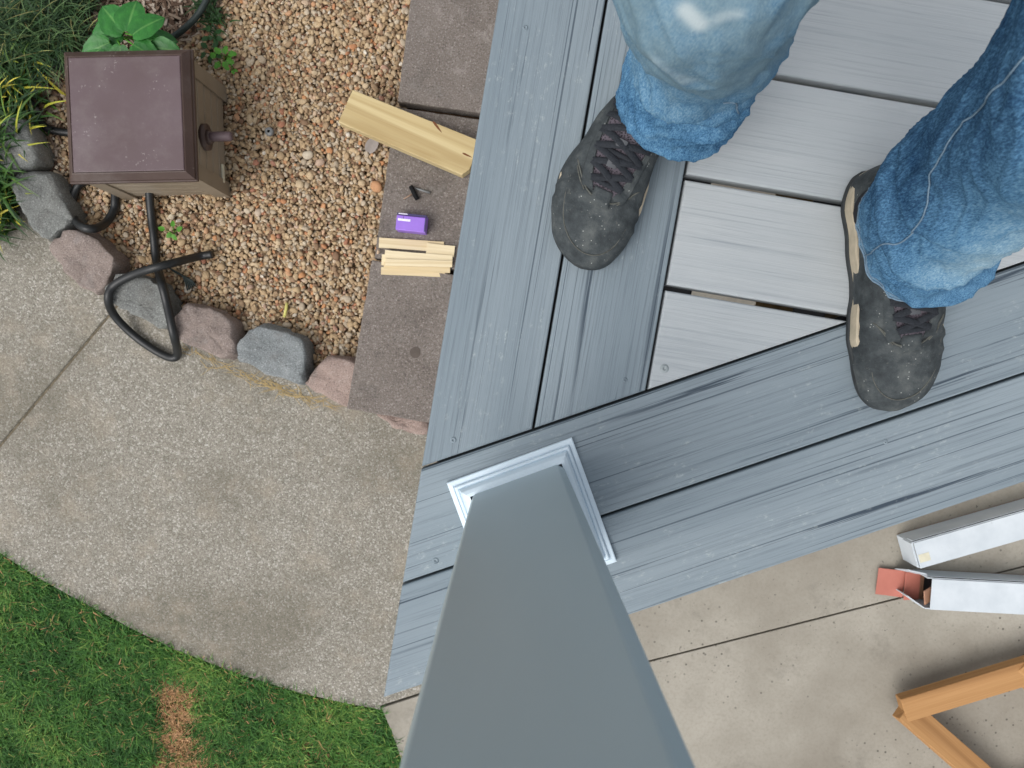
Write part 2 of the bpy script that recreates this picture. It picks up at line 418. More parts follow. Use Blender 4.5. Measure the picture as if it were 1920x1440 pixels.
# joint meets the lawn edge between the first points
pl_right = [tuple(j1 + jn * -.0) ] 
def side(p): return (Vector(p) - j1).dot(jn)
full = edge + [P2(714, 1324, ZC), P2(1080, 1206, ZC)] + tp[1:] + [P2(130, 470, ZC), P2(60, 380, ZC), P2(-200, 230, ZC), P2(-420, 100, ZC)]
def clip_any(poly, s, off):
    out = []
    n = len(poly)
    for i in range(n):
        a, b = Vector(poly[i - 1]), Vector(poly[i])
        da, db = s * side(a) - off, s * side(b) - off
        if (da >= 0) != (db >= 0): out.append(tuple(a + (b - a) * (da / (da - db))))
        if db >= 0: out.append(tuple(b))
    return out
for s in (1, -1):
    q = clip_any(full, s, .003)
    ear(q, -1.25, ZC, 'slab', MAT['aggregate'], base, .0045)

# patio: smooth concrete with sawn joints
pb = link('patio', mesh('patio', [(-.3, -4, -1.205), (5, -4, -1.205), (5, 2.2, -1.205), (.2, 2.2, -1.205), (.2, -.9, -1.205), (-.3, -.95, -1.205)], [(0, 1, 2, 3, 4, 5)], MAT['black']))
tag(pb, 'smooth beige concrete patio under and beside the deck', kind='structure')
c1, c2 = Vector(P2(1215, 1240, ZC)), Vector(P2(1690, 1120, ZC))
cdv = (c2 - c1).normalized(); cn = Vector((-cdv.y, cdv.x))
outer = [0, P2(715.5, 1327, ZC)] + turn[1:] + [(.3, -4), (5, -4), (5, 2.2), P2(1083, -300, ZC), P2(1082, 1208, ZC)]
def clip_l(poly, p, nrm, off):
    out = []
    for i in range(len(poly)):
        a, b = Vector(poly[i - 1]), Vector(poly[i])
        da, db = (a - p).dot(nrm) - off, (b - p).dot(nrm) - off
        if (da >= 0) != (db >= 0): out.append(tuple(a + (b - a) * (da / (da - db))))
        if db >= 0: out.append(tuple(b))
    return out
outer = outer[1:]
sx0 = Vector(P2(1000, 1000, ZC)); rt = clip_l(outer, sx0, Vector((1, 0)), 0.0008); lt = clip_l(outer, sx0, Vector((-1, 0)), 0)
up = clip_l(rt, c1, cn, .0022); lo = clip_l(rt, c1, -cn, .0022)
for q in (up, lo, lt): ear(q, -1.25, ZC + .002, 'slab', MAT['patio'], pb, .002)

# planting bed floor
bed_px = [(330, 590), (225, 520), (110, 440), (20, 330), (-200, 180), (-500, 0), (-500, -2500), (1300, -2500), (1300, -60), (745, 195), (655, 760), (600, 720), (450, 640)]
bd = sheet('planting_bed', [P2(x, y, -1.16) for x, y in bed_px], -1.16, soil_mat('sandy_soil', (84, 66, 48), (140, 114, 84))); tag(bd, 'brown soil of the planting bed', kind='structure')

# ------------------------------------------------------------ pebbles, one mass
def in_poly(X, Y, poly):
    ins = np.zeros(len(X), bool); n = len(poly)
    for i in range(n):
        (x1, y1), (x2, y2) = poly[i - 1], poly[i]
        c = ((y1 > Y) != (y2 > Y)) & (X < (x2 - x1) * (Y - y1) / (y2 - y1 + 1e-12) + x1); ins ^= c
    return ins
def ico():
    bm = bmesh.new(); bmesh.ops.create_icosphere(bm, subdivisions=2, radius=1)
    v = np.array([tuple(a.co) for a in bm.verts]); f = np.array([[b.index for b in a.verts] for a in bm.faces]); bm.free(); return v, f
IV, IF = ico()
def rand_rot(n):
    q = rng.normal(size=(n, 4)); q /= np.linalg.norm(q, axis=1)[:, None]; a, b, c, d = q.T
    return np.stack([np.stack([a*a+b*b-c*c-d*d, 2*(b*c-a*d), 2*(b*d+a*c)], -1), np.stack([2*(b*c+a*d), a*a-b*b+c*c-d*d, 2*(c*d-a*b)], -1), np.stack([2*(b*d-a*c), 2*(c*d+a*b), a*a-b*b-c*c+d*d], -1)], 1)
def pebbles(x, y, z, r, flat=.6):
    n = len(x); sc = np.stack([r * rng.uniform(.85, 1.35, n), r * rng.uniform(.7, 1.0, n), r * rng.uniform(flat - .15, flat + .15, n)], -1)
    shp = []
    for k in range(14):
        d = np.ones(len(IV)); 
        for _ in range(5):
            a = rng.normal(size=3); a /= np.linalg.norm(a); h = rng.uniform(.55, .85); q = IV @ a
            d = np.where(q * d > h, h / np.maximum(q, 1e-3), d)
        shp.append(IV * d[:, None] * 1.08)
    shp = np.array(shp)[rng.integers(0, 14, n)]
    an = rng.uniform(0, 2 * np.pi, n); tl = rng.normal(0, .3, n)
    v = shp * sc[:, None, :]
    ct, st = np.cos(tl)[:, None], np.sin(tl)[:, None]
    v = np.stack([v[..., 0] * ct - v[..., 2] * st, v[..., 1], v[..., 0] * st + v[..., 2] * ct], -1)
    ca, sa = np.cos(an)[:, None], np.sin(an)[:, None]
    v = np.stack([v[..., 0] * ca - v[..., 1] * sa, v[..., 0] * sa + v[..., 1] * ca, v[..., 2]], -1)
    v += np.stack([x, y, z], -1)[:, None, :]
    F_ = IF[None] + (np.arange(n) * len(IV))[:, None, None]
    return v.reshape(-1, 3), F_.reshape(-1, 3), np.repeat(rng.random(n), len(IV))
grav_px = [(655, 760), (600, 705), (560, 655), (450, 622), (330, 590), (225, 505), (130, 425), (60, 340), (-60, 240), (-120, 130), (60, 60), (300, 90), (370, 40), (380, -420), (880, -420), (765, 195), (722, 485), (690, 680), (672, 770)]
gp = [P2(x, y, ZG) for x, y in grav_px]
def hexgrid(poly, s, jit):
    xs = [p[0] for p in poly]; ys = [p[1] for p in poly]
    gx, gy = np.meshgrid(np.arange(min(xs), max(xs), s), np.arange(min(ys), max(ys), s * .87)); gx = gx + (np.arange(gx.shape[0]) % 2)[:, None] * s / 2
    X = gx.ravel() + rng.normal(0, jit * s, gx.size); Y = gy.ravel() + rng.normal(0, jit * s, gx.size)
    k = in_poly(X, Y, poly); return X[k], Y[k]
parts = []
X, Y = hexgrid(gp, .0105, .18); parts.append((X, Y, np.full(len(X), ZG - .004) + rng.normal(0, .002, len(X)), rng.uniform(.0050, .0074, len(X))))
X, Y = hexgrid(gp, .0125, .3); parts.append((X, Y, np.full(len(X), ZG + .002) + rng.normal(0, .002, len(X)), np.clip(rng.lognormal(math.log(.0056), .26, len(X)), .0035, .0105)))
X, Y = hexgrid(gp, .03, .4); parts.append((X, Y, np.full(len(X), ZG + .007) + rng.normal(0, .001, len(X)), np.clip(rng.lognormal(math.log(.0068), .3, len(X)), .004, .012)))
A = [np.concatenate(q) for q in zip(*parts)]
V, T, tone = pebbles(*A)
gv = link('gravel', npmesh('gravel', V, T, MAT['gravel'], True, {'tone': tone}))
tag(gv, 'tan and brown river pebbles filling the bed beside the pavers', 'gravel', kind='stuff')
# larger light stones lying on the gravel
def stone(px, py, r, t, label, sx=1.0, zz=ZG + .012):
    p = P(px, py, zz); v, f, tn = pebbles(np.zeros(1), np.zeros(1), np.zeros(1), np.array([r]), .6); v[:, 0] *= sx
    o = link('stone', npmesh('stone', v, f, MAT['gravel'], True, {'tone': np.full(len(v), t)}), None, p); tag(o, label, 'stone'); return o
stone(577, 290, .014, .985, 'flat white stone on the gravel left of the board end', 1.2)
stone(706, 350, .017, .9, 'reddish stone on gravel just left of the bit set')
stone(600, 303, .012, .97, 'small pale stone just right of the flat white stone', 1.3)
stone(610, 684, .0125, .42, 'tan rounded pebble wedged between the last two edging blocks')
stone(709, 472, .0065, .86, 'tiny orange pebble at the left end of the shims', zz=ZP + .006)

# mulch chips
mp_px = [(-200, 420), (-250, -420), (420, -420), (415, 25), (330, 100), (120, 95), (110, 330), (60, 340)]
mp = [P2(x, y, ZG) for x, y in mp_px]
X, Y = hexgrid(mp, .0085, .5); n = len(X)
L_ = rng.uniform(.008, .024, n); W_ = rng.uniform(.0015, .004, n); an = rng.uniform(0, 2 * np.pi, n); tz = rng.normal(0, .25, n)
cube = np.array([[x, y, z] for x in (-1, 1) for y in (-1, 1) for z in (-1, 1)], float)
cf = np.array([[0, 1, 3, 2], [4, 6, 7, 5], [0, 4, 5, 1], [2, 3, 7, 6], [0, 2, 6, 4], [1, 5, 7, 3]])
v = cube[None] * np.stack([L_, W_, W_ * .6], -1)[:, None]
v = np.stack([v[..., 0] * np.cos(tz)[:, None], v[..., 1], v[..., 2] + v[..., 0] * np.sin(tz)[:, None]], -1)
v = np.stack([v[..., 0] * np.cos(an)[:, None] - v[..., 1] * np.sin(an)[:, None], v[..., 0] * np.sin(an)[:, None] + v[..., 1] * np.cos(an)[:, None], v[..., 2]], -1)
v += np.stack([X, Y, np.full(n, ZG) + rng.uniform(-.004, .008, n)], -1)[:, None]
mu = link('mulch', npmesh('mulch', v.reshape(-1, 3), (cf[None] + (np.arange(n) * 8)[:, None, None]).reshape(-1, 4), MAT['mulch'], False, {'tone': np.repeat(rng.random(n), 8)}))
tag(mu, 'grey brown wood mulch behind the brown box', 'mulch', kind='stuff')

# ------------------------------------------------------------ blades
def blades(x, y, z, L, W, az, bend, tone, seg=3, start=0.2, zbase=None):
    n = len(x); rows = []; 
    d = np.stack([np.cos(az), np.sin(az)], -1); pr = np.stack([-np.sin(az), np.cos(az)], -1)
    px, pz = np.zeros(n), np.zeros(n); ang = start + np.zeros(n)
    pts = [(px.copy(), pz.copy())]
    for k in range(seg):
        ang = start + bend * (k + .5) / seg
        px = px + np.sin(ang) * L / seg; pz = pz + np.cos(ang) * L / seg; pts.append((px.copy(), pz.copy()))
    V = []
    for k, (a, b) in enumerate(pts):
        wd = W * (1 - (k / seg) ** 2.2) if k < seg else W * 0
        if k < seg:
            for s in (-1, 1): V.append(np.stack([x + d[:, 0] * a + pr[:, 0] * wd * s, y + d[:, 1] * a + pr[:, 1] * wd * s, z + b], -1))
        else: V.append(np.stack([x + d[:, 0] * a, y + d[:, 1] * a, z + b], -1))
    nv = 2 * seg + 1; V = np.stack(V, 1).reshape(-1, 3)
    f = []
    for k in range(seg - 1): f += [[2*k, 2*k+1, 2*k+3], [2*k, 2*k+3, 2*k+2]]
    f.append([2*seg-2, 2*seg-1, 2*seg])
    Fc = np.array(f)[None] + (np.arange(n) * nv)[:, None, None]
    return V, Fc.reshape(-1, 3), np.repeat(tone, nv)
# lawn grass, margin beyond the frame included
gl_px = edge_px[1:] + [(733, 1368), (748, 1410), (765, 1470), (790, 1560), (700, 1700), (-330, 1700), (-330, 850)]
gl = [P2(x, y, ZC) for x, y in gl_px]
xs = [p[0] for p in gl]; ys = [p[1] for p in gl]
n = 210000
X = rng.uniform(min(xs), max(xs), n); Y = rng.uniform(min(ys), max(ys), n)
k = in_poly(X, Y, gl); X, Y = X[k], Y[k]; n = len(X)
def nz(X, Y, s, o=0): return np.array([noise.noise(Vector((a * s, b * s, o))) for a, b in zip(X, Y)])
low = nz(X, Y, 5); mid = nz(X, Y, 22, 3); fin = nz(X, Y, 60, 8)
def blob(px, py, rx, ry):
    c = P2(px, py, ZC); s = 662
    return np.exp(-(((X - c[0]) * s / rx) ** 2 + ((Y - c[1]) * s / ry) ** 2))
dead = 1.5 * np.maximum.reduce([blob(322, 1310, 38, 34), blob(328, 1350, 40, 40), blob(338, 1400, 46, 46), blob(350, 1455, 70, 46)]) + .75 * blob(440, 1405, 25, 20) + .8 * blob(600, 1412, 45, 22) + .55 * blob(490, 1345, 40, 22) + .4 * blob(380, 1300, 60, 30)
dead = dead + mid * .5 + fin * .5 + low * .15
yel = np.clip(blob(660, 1370, 150, 80) * .8 + low * .3, 0, 1)
tone = .26 + low * .22 + mid * .22 + rng.normal(0, .14, n) + yel * .34
tone = np.clip(tone, 0, .76)
isd = rng.random(n) < np.clip((dead - .3) * 1.5, 0, .94); tone = np.where(isd, rng.uniform(.84, 1, n), tone)
isd2 = rng.random(n) < .035; tone = np.where(isd2, rng.uniform(.76, .95, n), tone)
Lb = rng.uniform(.016, .05, n) * np.where(isd, .55, 1) * (1 + mid * .5)
V, T, tn = blades(X, Y, np.full(n, -1.165), Lb, rng.uniform(.0009, .0019, n), rng.uniform(0, 2 * np.pi, n) + mid * 2, rng.uniform(.5, 1.7, n), tone, 2, .35)
gr = link('grass', npmesh('grass', V, T, MAT['grass'], True, {'tone': tn}))
tag(gr, 'short green lawn grass with a dead brown patch', 'grass', kind='stuff')

# ------------------------------------------------------------ edging blocks
def block(px, ztop, mat, label, h=.1, seed=0, shape_r=.012):
    pts = ccw([P2(x, y, ztop) for x, y in px]); c = Vector((sum(p[0] for p in pts) / len(pts), sum(p[1] for p in pts) / len(pts)))
    bm = bmesh.new(); n = len(pts)
    rings = []
    for (ins, dz) in ((-.006, -h), (-.010, -h * .5), (-.004, -.012), (.0, -.004), (.0025, -.001), (.009, 0)):
        q = inset_poly(pts, ins) if ins > 0 else [tuple(c + (Vector(p) - c) * (1 - ins * 7)) for p in pts]
        ring = []
        for i in range(n):
            a, b = Vector(q[i]), Vector(q[(i + 1) % n])
            m_ = max(2, int((b - a).length / .012)) if False else 4
            for t in range(m_): 
                p = a.lerp(b, t / m_); ring.append(p)
        for _ in range(1): ring = [p.copy() for p in ring]; ring =  [(ring[i - 1] + ring[i] * 2 + ring[(i + 1) % len(ring)]) / 4 for i in range(len(ring))]
        rings.append([bm.verts.new((p.x - c.x, p.y - c.y, dz)) for p in ring])
    for s in (.8, .55, .28):
        rings.append([bm.verts.new((v.co.x * s, v.co.y * s, 0)) for v in rings[5]])
    for a, b in zip(rings, rings[1:]):
        for i in range(len(a)): bm.faces.new((a[i - 1], a[i], b[i], b[i - 1]))
    bm.faces.new(rings[-1])
    for v in bm.verts:
        if v.co.z > -.01:
            v.co.z += (v.co.x * math.sin(seed * 2.3) + v.co.y * math.cos(seed * 1.7)) * .07
        q = v.co * 1.0 + Vector((seed * 3.1, 0, 0)); d = noise.noise(q * 28) * .006 + noise.noise(q * 70) * .005 + noise.noise(q * 180) * .003
        v.co += Vector((noise.noise(q * 45 + Vector((9, 0, 0))) * .010, noise.noise(q * 45 + Vector((0, 9, 0))) * .010, d))
    o = link('edging_block', from_bm('edging_block', bm, mat, True), None, (c.x, c.y, ztop)); o.data.materials[0] = mat
    tag(o, label, 'stone block', 'edging blocks round the planting bed'); return o
block([(-40, 235), (45, 220), (75, 300), (28, 322), (-30, 320)], ZB, MAT['block_grey'], 'dark grey edging block half buried under strap leaves', seed=1)
block([(20, 347), (32, 325), (90, 320), (130, 400), (128, 420), (90, 452), (63, 430), (37, 387)], ZB, MAT['block_grey'], 'grey edging block beside the yellowing leaves and the small pipe loop', seed=2)
block([(88, 460), (131, 427), (167, 440), (218, 483), (205, 523), (190, 548), (167, 547), (127, 517), (95, 478)], ZB, MAT['block_mix'], 'pinkish brown edging block under the small pipe loop', seed=3)
block([(193, 540), (230, 510), (277, 521), (300, 535), (318, 580), (320, 608), (303, 617), (260, 597), (223, 579), (197, 563)], ZB, MAT['block_grey'], 'grey edging block crossed by the black pipe', seed=4)
block([(323, 612), (330, 588), (347, 570), (393, 578), (437, 605), (438, 662), (418, 672), (337, 642)], ZB, MAT['block_mix'], 'pinkish grey edging block right of the pipe crossing', seed=5)
block([(441, 656), (458, 623), (483, 608), (528, 618), (571, 639), (572, 708), (563, 721), (498, 699), (446, 674)], ZB, MAT['block_blue'], 'blue grey edging block with one pink neighbour each side', seed=6)
block([(571, 721), (590, 690), (620, 668), (672, 678), (672, 762), (648, 762), (614, 745)], ZB - .006, MAT['block_pink'], 'pink edging block against the end paver', seed=7)
block([(700, 772), (800, 780), (806, 812), (767, 812), (736, 800)], ZC + .045, MAT['block_pink'], 'pink block peeking out beneath the end of the last paver', h=.06, seed=8)

# ------------------------------------------------------------ pavers
pav = [(((772, -20), (745, 190)), ZP, 'paver at the top of the row with pale blotches'),
       (((741, 200), (702, 484)), ZP - .008, 'paver carrying the purple box and the driver bits'),
       (((697, 487), (650, 766)), ZP - .002, 'last paver with a round dark stain')]
pav += [(((801, -225), (775, -24)), ZP - .003, 'paver past the top edge of the picture')]
for i, ((a, b), z, lab) in enumerate(pav):
    A_, B_ = Vector(P2(*a, z)), Vector(P2(*b, z)); d = (B_ - A_).normalized(); nn = Vector((-d.y, d.x))
    if i in (0, 3): A_ = B_ - d * .41
    if i == 3: q_ = (Vector(P2(745, 190, z)) - Vector(P2(772, -20, z))).normalized(); B_ = Vector(P2(745, 190, z)) - q_ * .416; A_ = B_ - q_ * .41; d = q_; nn = Vector((-d.y, d.x))
    if i == 2:
        nn.rotate(Matrix.Rotation(R(0), 2))
    poly = [A_, B_, B_ + nn * .41, A_ + nn * .41]; c = sum(poly, Vector((0, 0))) / 4; ang = math.atan2(nn.y, nn.x)
    loc = [Matrix.Rotation(-ang, 2) @ (p - c) for p in poly]
    bm = bmesh.new(); n = 28; vv = {}
    pc = ccw([tuple(p) for p in loc]); V, Fc = prism(pc, -.045, 0, .004, 2)
    bvs = [bm.verts.new(v) for v in V]
    for f in Fc: bm.faces.new([bvs[k] for k in f])
    bmesh.ops.subdivide_edges(bm, edges=[e for e in bm.edges if e.calc_length() > .1], cuts=30, use_grid_fill=True)
    for v in bm.verts:
        q = v.co * 40 + Vector((i * 7, 0, 0)); v.co += Vector((noise.noise(q) * .0018, noise.noise(q + Vector((5, 5, 5))) * .0018, noise.noise(q * .3) * .001))
    o = link('paver', from_bm('paver', bm, MAT['paver']), None, (c.x, c.y, z), (0, 0, ang)); tag(o, lab, 'paver', 'concrete pavers beside the deck')
    if i == 2:
        sp = P(779, 661, z + .0015); bmc = bmesh.new(); bmesh.ops.create_circle(bmc, cap_ends=True, radius=.015, segments=20)
        for v in bmc.verts: v.co *= 1 + .12 * noise.noise(v.co * 90)
        st = link('stain', from_bm('stain', bmc, plain('dark_stain', (88, 80, 74), .9)), o); st.location = Matrix.Rotation(-ang, 4, 'Z') @ (sp - o.location)
# fill course below the pavers
fl = [P2(x, y, ZC) for x, y in ((960, -1000), (790, 200), (750, 480), (715, 720), (800, 770), (1100, 770), (1300, -1000))]
o = link('paver_base', mesh('paver_base', *prism(ccw(fl), -1.2, ZP - .05, .002), MAT['soil'])); tag(o, 'packed soil below the pavers', kind='structure')

# ------------------------------------------------------------ deck
deck = empty('deck', (0, 0, 0)); tag(deck, 'grey composite deck with darker blue grey border boards', 'deck')
e1, e2 = Vector(P2(935, 0)), Vector(P2(719, 1308)); ld = (e1 - e2).normalized(); ln = Vector((ld.y, -ld.x))  # ln points into the deck
f1, f2 = Vector(P2(719, 1309)), Vector(P2(1920, 905)); fd = (f2 - f1).normalized(); fn = Vector((-fd.y, fd.x))
BW = .1385; GAP = .0035
def board(poly, ang, mat, th=.025, r=.0028, z=0.0, name='deck_board', parent=deck):
    c = Vector((sum(p[0] for p in poly) / len(poly), sum(p[1] for p in poly) / len(poly))); m_ = Matrix.Rotation(-ang, 2)
    loc = ccw([tuple(m_ @ (Vector(p) - c)) for p in poly]); V, Fc = prism(loc, -th, 0, r, 3)
    me = mesh(name, V, Fc, mat)
    o = link(name, me, parent, (c.x, c.y, z), (0, 0, ang)); return o
fa = math.atan2(fd.y, fd.x); la = math.atan2(ld.y, ld.x)
big = [(-3, -3), (4, -3), (4, 4), (-3, 4)]
LEN = 1.9
border = []
for k in range(2):
    o0 = k * (BW + GAP) + .0005; o1 = o0 + BW
    q = clip(big, f1 + fn * o0, fn); q = clip(q, f1 + fn * o1, -fn); q = clip(q, e2 - ln * .0 , ln); q = clip(q, f1 + fd * LEN * 1.15, -fd)
    border.append(board(q, fa, MAT['border_board']))
INF = 2 * (BW + GAP) + .0005
for k in range(2):
    o0 = k * (BW + GAP); o1 = o0 + BW
    q = clip(big, e2 + ln * o0, ln); q = clip(q, e2 + ln * o1, -ln); q = clip(q, f1 + fn * INF, fn); q = clip(q, e2 + ld * 2.6, -ld)
    border.append(board(q, la, MAT['border_board']))
INL = 2 * (BW + GAP)
# field boards run square to the left border
s1, s2 = Vector(P2(1280, 332)), Vector(P2(1560, 380)); fb = (s2 - s1).normalized(); fbn = Vector((-fb.y, fb.x))
gline = Vector(P2(1280, 331)); pitch = .1485
gp2 = (Vector(P2(1242, 541)) - gline).dot(fbn)
fba = math.atan2(fb.y, fb.x); fieldb = []
for k in range(-3, 9):
    lo_ = k * pitch + .0045; hi_ = (k + 1) * pitch - .0035
    q = clip(big, gline + fbn * lo_, fbn); q = clip(q, gline + fbn * hi_, -fbn)
    if q: q = clip(q, e2 + ln * (INL), ln)
    if q: q = clip(q, f1 + fn * INF, fn)
    if q: q = clip(q, Vector((2.0, 0)), Vector((-1, 0)))
    if q and len(q) > 2 and abs(area(q)) > .003: fieldb.append(board(q, fba, MAT['field_board']))
# joists under the field, along the left edge direction, with black tape on top
def beam(a, b, w_, z0, z1, mat, name, parent):
    a, b = Vector(a), Vector(b); d = b - a; L = d.length; o = link(name, box_mesh(name, L, w_, z1 - z0, mat, .002), parent, ((a.x + b.x) / 2, (a.y + b.y) / 2, (z0 + z1) / 2), (0, 0, math.atan2(d.y, d.x))); return o
def line_x(p, d, q, e):  # intersection
    det = d.x * -e.y + d.y * e.x; r = q - p; t = (r.x * -e.y + r.y * e.x) / det; return p + d * t
for off in (.04, .142, .25, .302, .488, .70, .92, 1.24, 1.56):
    p = e2 + ln * off; a = line_x(p, ld, f1 + fn * .03, fd) + ld * .05; b = p + ld * 2.3
    if (b - a).dot(ld) < 0: continue
    beam(a, b, .04, -.21, -.028, MAT['joist_wood'], 'joist', deck)
    beam(a, b, .044, -.0275, -.026, MAT['joist_tape'], 'joist_tape', deck)
for off in (.04, .142, .27):
    a = f1 + fn * off + fd * (.05 + off * .54); b = a + fd * 1.9
    beam(a, b, .04, -.212, -.0282, MAT['joist_wood'], 'joist', deck)
    beam(a, b, .044, -.0277, -.0262, MAT['joist_tape'], 'joist_tape', deck)
# screw heads and plugs
def screw(px, py, r=.006, mat=MAT['screw'], par=None, label=None):
    pos = P(px, py, 0); bm = bmesh.new()
    prof = [(0, .0002), (.35, .0002), (.36, .0008), (.7, .0009), (.74, .0003), (.9, .0003), (1, -.0006)]
    rings = []
    for rr, z in prof[1:]: rings.append([bm.verts.new((rr * r * math.cos(a * math.pi / 10), rr * r * math.sin(a * math.pi / 10), z)) for a in range(20)])
    bm.faces.new(rings[0])
    for a, b in zip(rings, rings[1:]):
        for i in range(20): bm.faces.new((a[i - 1], a[i], b[i], b[i - 1]))
    o = link('screw', from_bm('screw', bm, mat, True)); par = par or deck; o.parent = par
    o.location = par.matrix_basis.inverted() @ (pos + Vector((0, 0, .0004))); return o
sb = min(fieldb, key=lambda o: (Vector((o.location.x, o.location.y)) - Vector(P2(1330, 660))).length)
screw(1246, 691, .0062, MAT['screw'], sb)
for px, py, b, r in ((817, 1051, border[1], .0045), (850, 825, border[2], .0045), (1172, 737 - 25, border[3], .0035), (1660, 828, border[0], .0035), (985, 52, border[2], .004)):
    screw(px, py, r, MAT['border_board'], b)

# ------------------------------------------------------------ railing post
pa, pbv = Vector(P2(838, 905, .004)), Vector(P2(1072, 820, .004)); pang = math.atan2((pbv - pa).y, (pbv - pa).x)
SK = (pbv - pa).length
pdx = (pbv - pa).normalized(); pdy = Vector((pdx.y, -pdx.x))
pc = (pa + pbv) / 2 + pdy * SK / 2
post = empty('railing_post', (pc.x, pc.y, 0), pang); tag(post, 'tall grey square post sleeve with a pale trim skirt at its foot', 'post')
def ring_sq(h, ch): return [(h, -h + ch), (h, h - ch), (h - ch, h), (-h + ch, h), (-h, h - ch), (-h, -h + ch), (-h + ch, -h), (h - ch, -h)]
PH = .0655; CH = .0075
V = []; Fc = []
q = []
for (x, y) in ring_sq(PH, CH): q.append((x, y))
# soften: sub-bevel each chamfer corner
def soften(poly, r):
    out = []
    for i in range(len(poly)):
        a, b, c = Vector(poly[i - 1]), Vector(poly[i]), Vector(poly[(i + 1) % len(poly)])
        out.append(tuple(b + (a - b).normalized() * r)); out.append(tuple(b + (a - b).normalized() * r * .25 + (c - b).normalized() * r * .25)); out.append(tuple(b + (c - b).normalized() * r))
    return out
q = soften(q, .0016); n = len(q)
for z in (0.002, .3, .6, .93): V += [(x, y, z) for x, y in q]
for k in range(3):
    for i in range(n): j = (i + 1) % n; Fc.append((k*n+i, k*n+j, (k+1)*n+j, (k+1)*n+i))
Fc += [tuple(range(3 * n, 4 * n)), tuple(range(n - 1, -1, -1))]
link('sleeve', mesh('sleeve', V, Fc, MAT['post']), post)
# stepped skirt, hollow square
hs_ = SK / 2
prof = [(hs_, 0.001), (hs_, .007), (hs_ - .0012, .0082), (hs_ - .0062, .0086), (hs_ - .0066, .0066), (hs_ - .0078, .0066), (hs_ - .0082, .0130), (hs_ - .0095, .0142), (hs_ - .0115, .0142), (hs_ - .0128, .0126), (hs_ - .0140, .0180), (hs_ - .0165, .0238), (hs_ - .0205, .0268), (PH - .0012, .0275), (PH - .0012, .001)]
V = []; Fc = []
for hh, z in prof: V += [(hh, -hh, z), (hh, hh, z), (-hh, hh, z), (-hh, -hh, z)]
for k in range(len(prof) - 1):
    for i in range(4): j = (i + 1) % 4; Fc.append((k*4+i, k*4+j, (k+1)*4+j, (k+1)*4+i))
link('base_skirt', mesh('base_skirt', V, Fc, MAT['skirt']), post)

# ------------------------------------------------------------ brown and tan box
zt = -.87
tl, trr, bl, br = P(112, 90, zt), P(355, 88, zt), P(120, 340, zt), P(360, 335, zt)
cc = (tl + trr + bl + br) / 4; bang = math.atan2((trr - tl).y, (trr - tl).x) * .5 + R(1.0)
sx = ((trr - tl).length + (br - bl).length) / 2; sy = ((bl - tl).length + (br - trr).length) / 2
hb = empty('utility_box', (cc.x, cc.y, ZC), bang); tag(hb, 'tan plastic utility box with a brown square lid on the gravel', 'box')
HT = zt - ZC
def frustum(name, levels, mat, parent, r=.0):
    V = []; Fc = []
    for (a, b, z) in levels: V += [(a, -b, z), (a, b, z), (-a, b, z), (-a, -b, z)]
    for k in range(len(levels) - 1):
        for i in range(4): j = (i + 1) % 4; Fc.append((k*4+i, k*4+j, (k+1)*4+j, (k+1)*4+i))
    n = len(levels) - 1; Fc += [(n*4, n*4+1, n*4+2, n*4+3), (3, 2, 1, 0)]
    return link(name, mesh(name, V, Fc, mat), parent)
hx, hy = sx / 2, sy / 2
lid = frustum('lid', [(hx, hy, HT - .035), (hx + .001, hy + .001, HT - .033), (hx + .001, hy + .001, HT - .024), (hx - .002, hy - .002, HT - .022), (hx - .003, hy - .003, HT - .016), (hx - .017, hy - .017, HT - .0015), (hx - .019, hy - .019, HT - .0005), (hx - .021, hy - .021, HT - .003)], MAT['lid_rim'], hb)
frustum('lid_panel', [(hx - .0215, hy - .0215, HT - .006), (hx - .0215, hy - .0215, HT - .0015), (hx - .0235, hy - .0235, HT - .0005)], MAT['lid'], lid)
wx, wy = hx - .012, hy - .012
for (nx, ny, half, oth) in ((1, 0, wy, wx), (-1, 0, wy, wx), (0, 1, wx, wy), (0, -1, wx, wy)):
    # each wall: lapped boards
    a = math.atan2(ny, nx)
    wp = link('wall_panel', box_mesh('wall_panel', .006, 2 * half - .06, HT - .05, MAT['tan'], .0, (0, 0, 0)), hb, (nx * (oth - .009), ny * (oth - .009), (HT - .05) / 2 + .018), (0, 0, a))
    nb = 5; hh = (HT - .055) / nb
    for i in range(nb):
        link('slat', box_mesh('slat', .005, 2 * half - .064, hh - .006, MAT['tan'], .0015), wp, (.0045, 0, -(HT - .055) / 2 + hh * (i + .5)), (0, R(-2), 0))
for sxx in (1, -1):
    for syy in (1, -1):
        bm = bmesh.new(); w0 = .04; t0 = .007
        pts = [(0, 0), (-w0, 0), (-w0, -t0), (-t0, -t0), (-t0, -w0), (0, -w0)]
        vs0 = [bm.verts.new((x * sxx, y * syy, 0.0)) for x, y in pts]; f = bm.faces.new(vs0)
        ex = bmesh.ops.extrude_face_region(bm, geom=[f]); 
        for v in ex['geom']:
            if isinstance(v, bmesh.types.BMVert): v.co.z = HT - .034
        for v in bm.verts:
            if v.co.z < .01:   # feet flare out a little
                v.co.x += sxx * .004; v.co.y += syy * .004
        link('corner_post', from_bm('corner_post', bm, MAT['tan']), hb, (sxx * wx, syy * wy, 0))
